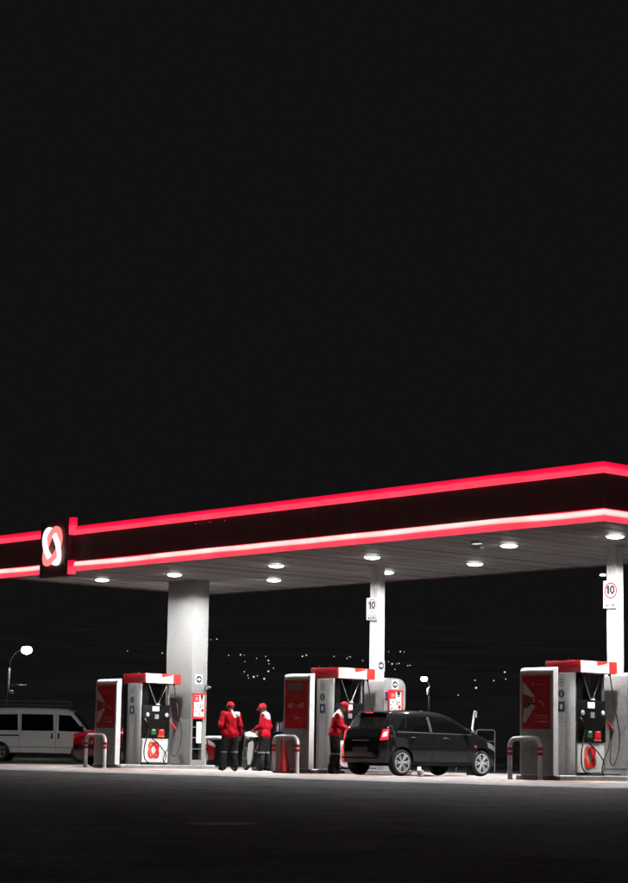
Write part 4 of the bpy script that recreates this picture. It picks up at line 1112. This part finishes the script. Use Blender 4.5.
def person(label, loc, rz, J, scale=1.0, seed=0):
    # joints in a frame with x right, y forward, z up
    t = thing('person', label, 'person', loc, rz)
    V = {k: Vector(v) * scale for k, v in J.items() if isinstance(v, tuple)}
    hd, nk, ch, wa, pe = V['head'], V['neck'], V['chest'], V['waist'], V['pelvis']
    fwd = V['look'].normalized(); upv = (hd - nk).normalized(); upv = (upv - fwd * upv.dot(fwd)).normalized(); sd = fwd.cross(upv)
    spine = (nk - wa).normalized()
    tf = V['front'].normalized(); ts = tf.cross(spine).normalized(); tf = spine.cross(ts)
    b = MB()
    cap(b, hd - upv * .045 + fwd * .012, hd + upv * .03, 0.078, 0.095, 14, (0.86,), sd)
    cap(b, hd - upv * .075 + fwd * .045, hd - upv * .03 + fwd * .04, 0.045, 0.055, 12)
    cap(b, hd + fwd * .092 - upv * .005, hd + fwd * .112 - upv * .030, 0.010, 0.015, 8)          # nose
    cap(b, hd + fwd * .093 - upv * .068 - sd * .018, hd + fwd * .093 - upv * .068 + sd * .018, 0.010, 0.010, 8)
    for s_ in (-1, 1): cap(b, hd + sd * .082 * s_ - upv * .03, hd + sd * .086 * s_ + upv * .015, 0.012, 0.016, 8)
    cap(b, nk - spine * .05, hd - upv * .05, 0.058, 0.054)
    cap(b, ch, wa, 0.135, 0.125, 14, (0.72,), tf); cap(b, wa, pe, 0.125, 0.14, 14, (0.75,), tf); cap(b, ch, nk - spine * .04, 0.135, 0.07, 12, (0.8,), tf)
    jk = MB()
    cap(jk, ch + spine * .02, wa, 0.172, 0.172, 18, (0.80,), tf); cap(jk, wa, V['hem'] + Vector((0, 0, .17)), 0.172, 0.178, 18, (0.80,), tf)
    cap(jk, V['hem'] + Vector((0, 0, .135)) - ts * .075, V['hem'] + Vector((0, 0, .135)) + ts * .075, 0.150, 0.150, 14, (0.95,), tf)
    cap(jk, nk - spine * .075, ch, 0.105, 0.165, 16, (0.80,), tf); cap(jk, nk - spine * .06, nk - spine * .01, 0.088, 0.074, 14)
    tr = MB(); sh = MB()
    cap(tr, pe + Vector((0, 0, .05)), pe - Vector((0, 0, .02)), 0.155, 0.155, 16, (0.82,), tf)
    for s_, q in ((-1, 'l'), (1, 'r')):
        S_, E_, H_ = V['sh_' + q], V['el_' + q], V['ha_' + q]
        cap(b, S_, E_, 0.052, 0.042); cap(b, E_, H_, 0.042, 0.028)
        d = (H_ - E_).normalized(); hand(b, H_, d, V['pn_' + q], 0.5)
        cap(jk, nk - spine * .085, S_, 0.085, 0.083, 14); cap(jk, S_, E_, 0.080, 0.066, 14); cap(jk, E_, H_ - d * .015, 0.068, 0.052, 14)
        mid = (E_ + S_) / 2; cap(jk, mid + d * 0.01, E_ - d * 0.02, 0.070, 0.071, 12)
        hp, kn, an = V['hip_' + q], V['kn_' + q], V['an_' + q]
        cap(b, hp, kn, 0.082, 0.055); cap(b, kn, an, 0.055, 0.038)
        cap(tr, hp, kn, 0.118, 0.097, 14); cap(tr, kn, an + Vector((0, 0, .03)), 0.096, 0.090, 14); cap(tr, an + Vector((0, 0, .06)), an + Vector((0, 0, .0)), 0.096, 0.092, 14)
        tf2 = Vector((V['toe_' + q].x, V['toe_' + q].y, 0)); fd = (tf2 - Vector((an.x, an.y, 0))).normalized()
        cap(b, Vector((an.x, an.y, .05)), Vector((an.x, an.y, .04)) + fd * .14, 0.036, 0.032)
        cap(sh, Vector((an.x, an.y, .050)) - fd * .05, Vector((an.x, an.y, .048)) + fd * .17, 0.048, 0.043, 12); cap(sh, Vector((an.x, an.y, .05)), Vector((an.x, an.y, .12)), 0.05, 0.05, 10)
    body = fuse(b, 'body', SKIN, t, 0.0085, 3)
    YK = J.get('yoke', 0.165)
    def yoke(c, n):
        d = (nk - c).dot(spine)
        if J.get('oneside') and (c - nk).dot(ts) < 0.02 + 0.45 * d: return 0
        side = abs((c - nk).dot(ts)); back = -(c - nk).dot(tf)
        return 1 if d < YK - max(0, side - 0.10) * 0.3 - (0.05 if back < -0.02 else 0) and side < 0.235 else 0
    fuse(jk, 'jacket', [JRED, JWHT], t, 0.0125, 5, yoke, 0.013)
    zk = V['kn_l'].z
    fuse(tr, 'trousers', [TROU, REFL], t, 0.0125, 4, lambda c, n: 1 if abs(c.z - (zk - 0.03)) < 0.018 else 0, 0.014)
    me = fuse(sh, 'shoes', SHOE, t, 0.011, 3)
    # cap: crown, visor and hair below it
    def at(p): return hd + sd * p[0] + fwd * p[1] + upv * p[2]
    rows = []
    for i in range(9):
        an = PI / 2 * i / 8; rr = math.cos(an) ** 0.75; z = 0.012 + 0.112 * math.sin(an)
        rows.append([at((0.094 * rr * math.cos(a), 0.108 * rr * math.sin(a) - 0.002, z)) for a in np.linspace(0, 2 * PI, 25)])
    c = MB(); c.grid(rows)
    rows2 = [[at((0.090 * math.cos(a), 0.104 * math.sin(a), 0.012)) for a in np.linspace(0, 2 * PI, 25)]] + [rows[0]]
    c.grid(rows2); cp = c.build('cap', CAPR, t, sharp=60)
    vz = MB(); vr = []
    for i in range(7):
        f_ = i / 6
        vr.append([at((0.088 * (1 - 0.25 * f_ ** 2) * math.sin(a), 0.07 + (0.035 + 0.085 * f_) * math.cos(a) ** 0.8 if math.cos(a) > 0 else 0.07, 0.022 - 0.03 * f_ - 0.02 * math.sin(a) ** 2)) for a in np.linspace(-1.45, 1.45, 13)])
    vz.grid(vr); vz.grid([[Vector(p) - upv * .006 for p in r_] for r_ in vr]); vz.build('visor', CAPR, cp, sharp=60)
    hb = MB()
    for a in np.linspace(0.35 * PI, 2.65 * PI - PI * 0.0, 15):
        x, y = math.cos(a), math.sin(a)
        if y < 0.45: cap(hb, at((0.083 * x, 0.092 * y - .006, 0.012)), at((0.080 * x, 0.086 * y - .008, -0.040 if y < 0 else -0.02)), 0.014, 0.010, 8)
    fuse(hb, 'hair', HAIR, t, 0.008, 2)
    for s_ in (-1, 1):
        e = MB(); e.lathe([(0.0, -.008), (.007, -.004), (.009, 0), (.007, .004), (0, .008)], 10, c=tuple(hd + fwd * .088 + sd * .033 * s_ + upv * .002)); e.build('eye', HAIR, t)
    return t
STAND = dict(head=(0, .02, 1.585), look=(0, 1, 0), front=(0, 1, 0), neck=(0, -.005, 1.46), chest=(0, -.005, 1.27), waist=(0, 0, 1.04), pelvis=(0, 0, .93), hem=(0, 0, .785),
    sh_l=(-.175, -.01, 1.385), el_l=(-.245, -.06, 1.12), ha_l=(-.16, .13, 1.02), pn_l=(1, 0, 0), sh_r=(.175, -.01, 1.385), el_r=(.25, -.04, 1.11), ha_r=(.27, .06, .88), pn_r=(-1, 0, 0),
    hip_l=(-.095, 0, .90), kn_l=(-.14, .02, .49), an_l=(-.17, -.02, .085), toe_l=(-.24, .16, 0), hip_r=(.095, 0, .90), kn_r=(.115, .03, .49), an_r=(.13, -.01, .085), toe_r=(.20, .16, 0))
camyaw = math.atan2(0.667, -0.745) - PI / 2
p1 = dict(STAND, look=(-.25, 1, -.08), yoke=0.15, oneside=True)
person('attendant in red jacket and cap seen from behind, standing left', (-10.74, 0.99, 0.004), camyaw + 0.12, p1, 1.0)
p2 = dict(STAND, head=(0, .06, 1.575), look=(0, 1, -.18), neck=(0, .01, 1.455), el_l=(-.22, .03, 1.12), ha_l=(-.17, .22, 1.03), el_r=(.22, -.07, 1.11), ha_r=(.21, .09, .90),
    kn_l=(-.10, .05, .49), an_l=(-.11, .07, .085), toe_l=(-.13, .26, 0), kn_r=(.10, -.01, .49), an_r=(.12, -.11, .085), toe_r=(.15, .08, 0))
person('attendant in red jacket and cap in profile, facing left with white shoulders', (-10.90, 2.26, 0.004), math.atan2(-0.743, -0.669) - PI / 2 - 0.25, p2, 1.0)
p3 = dict(STAND, head=(0, .20, 1.55), look=(0, .8, -.6), front=(0, 1, -.2), neck=(0, .10, 1.435), chest=(0, .05, 1.255), waist=(0, .0, 1.04), hem=(0, -.01, .80),
    sh_l=(-.17, .07, 1.36), el_l=(-.22, .14, 1.11), ha_l=(-.10, .34, 1.00), pn_l=(1, 0, -.2), sh_r=(.17, .07, 1.36), el_r=(.22, .15, 1.10), ha_r=(.10, .37, .98), pn_r=(-1, 0, -.2),
    pelvis=(0, -.01, .92), hip_l=(-.09, -.01, .90), kn_l=(-.10, .02, .49), an_l=(-.11, .02, .085), toe_l=(-.12, .22, 0), hip_r=(.09, -.01, .90), kn_r=(.11, .0, .49), an_r=(.12, -.06, .085), toe_r=(.14, .14, 0))
person('attendant in red jacket bending to refuel the black hatchback', (-6.66, 0.80, 0.004), math.atan2(0.743, 0.669) - PI / 2 - 0.12, p3, 1.0)
# nozzle in use
t = thing('fuel_nozzle', 'red-gripped fuel nozzle held by the bending attendant at the car', 'nozzle', (-6.38, 1.10, 0.98), 0)
b = MB(); b.tube(spline([(-0.02, -0.06, -0.10), (0.0, 0.0, 0.0), (0.10, 0.08, 0.04), (0.26, 0.14, -0.04)], 5), [0.03] * 6 + [0.026] * 5 + [0.016] * 5, 10); b.build('grip', REDPL, t)
b = MB(); b.tube(spline([(-0.02, -0.06, -0.10), (-0.04, -0.02, -0.40), (-0.1, 0.2, -0.80), (-0.35, 0.7, -0.90), (-0.50, 1.05, -0.60), (-0.62, 1.30, -0.20)], 7), 0.014, 8); b.build('hose', RUBBER, t)

# ------------------------------------------------------------------ motorcycle between the attendants
t = thing('motorcycle', 'dark motorcycle with pale side panels between the two left attendants', 'motorcycle', (-11.62, 2.50, 0.004), camyaw + 0.30)
for y in (-0.62, 0.64):
    w_ = link('wheel', None, t, (0, y, 0.30))
    b = MB(); b.lathe([(0.22, -.035), (0.27, -.05), (0.30, -.025), (0.305, 0), (0.30, .025), (0.27, .05), (0.22, .035)], 32, ax='x'); b.build('tyre', RUBBER, w_)
    b = MB(); b.lathe([(0.225, -.03), (0.225, .03), (0.205, .025), (0.205, -.025)], 32, ax='x')
    for k in range(6): a = PI / 3 * k; b.tube([(0, 0, 0), (0, .21 * math.cos(a), .21 * math.sin(a))], 0.012, 6)
    b.lathe([(0.04, -.05), (0.04, .05)], 14, ax='x'); b.build('rim', STEEL, w_)
b = MB(); b.tube(spline([(0, -.62, .30), (0, -.2, .42), (0, .1, .38), (0, .38, .86), (0, .64, .30)], 5), 0.028, 8); b.tube([(0, .36, .90), (0, -.25, .74), (0, -.65, .78)], 0.03, 8); b.build('frame', BLACK, t)
b = MB(); b.rbox(-.12, .12, -.12, .22, .26, .52, 0.04, 3); b.lathe([(.07, 0), (.08, .05), (.07, .18)], 14, c=(0, .12, .50)); b.build('engine', STEEL, t)
b = MB(); cap(b, (0, .30, .88), (0, -.02, .84), .12, .10, 14); fuse(b, 'fuel_tank', WHITE, t, 0.02, 4)
b = MB(); b.rbox(-.13, .13, -.66, -.02, .78, .86, 0.035, 3); b.build('seat', BLACK, t)
for s_ in (-1, 1):
    b = MB(); b.extr([(-.42, .34), (-.22, .14), (.02, .14), (.08, .40), (-.02, .70), (-.28, .75), (-.50, .66)], FX(0.0) if s_ > 0 else FXn(0.0), .10, .135); b.build('side_panel', WHITE, t)
    b = MB(); b.tube([(s_ * .09, .62, .30), (s_ * .09, .40, .92)], 0.022, 8); b.build('fork_leg', STEEL, t)
b = MB(); b.tube(spline([(-.36, .22, 1.02), (-.22, .34, 1.04), (0, .40, .98), (.22, .34, 1.04), (.36, .22, 1.02)], 5), 0.015, 8); b.build('handlebar', BLACK, t)
b = MB(); b.lathe([(0.0, .0), (.07, .0), (.095, .07), (.10, .12), (0, .125)], 18, c=(0, .44, .90), ax='y'); b.build('headlamp', LENS, t)
b = MB(); b.tube(spline([(.10, .14, .32), (.14, .0, .22), (.15, -.35, .26), (.15, -.70, .36)], 5), [.022] * 8 + [.04] * 8, 10); b.build('exhaust', CHROME, t)
b = MB(); b.rbox(-.10, .10, -.80, -.78, .52, .66, 0.006, 1); b.build('number_plate', PALE, t)
b = MB(); b.rbox(-.12, .12, -.84, -.62, .87, 1.06, 0.03, 3); b.build('top_box', PALE, t)
b = MB(); b.tube([(0, -.62, .78), (0, -.80, .80), (0, -.79, .52)], 0.02, 8); b.build('tail_bracket', BLACK, t)
b = MB(); b.tube([(-.06, .0, .20), (-.26, .02, .004)], 0.012, 6); b.build('kickstand', STEEL, t)
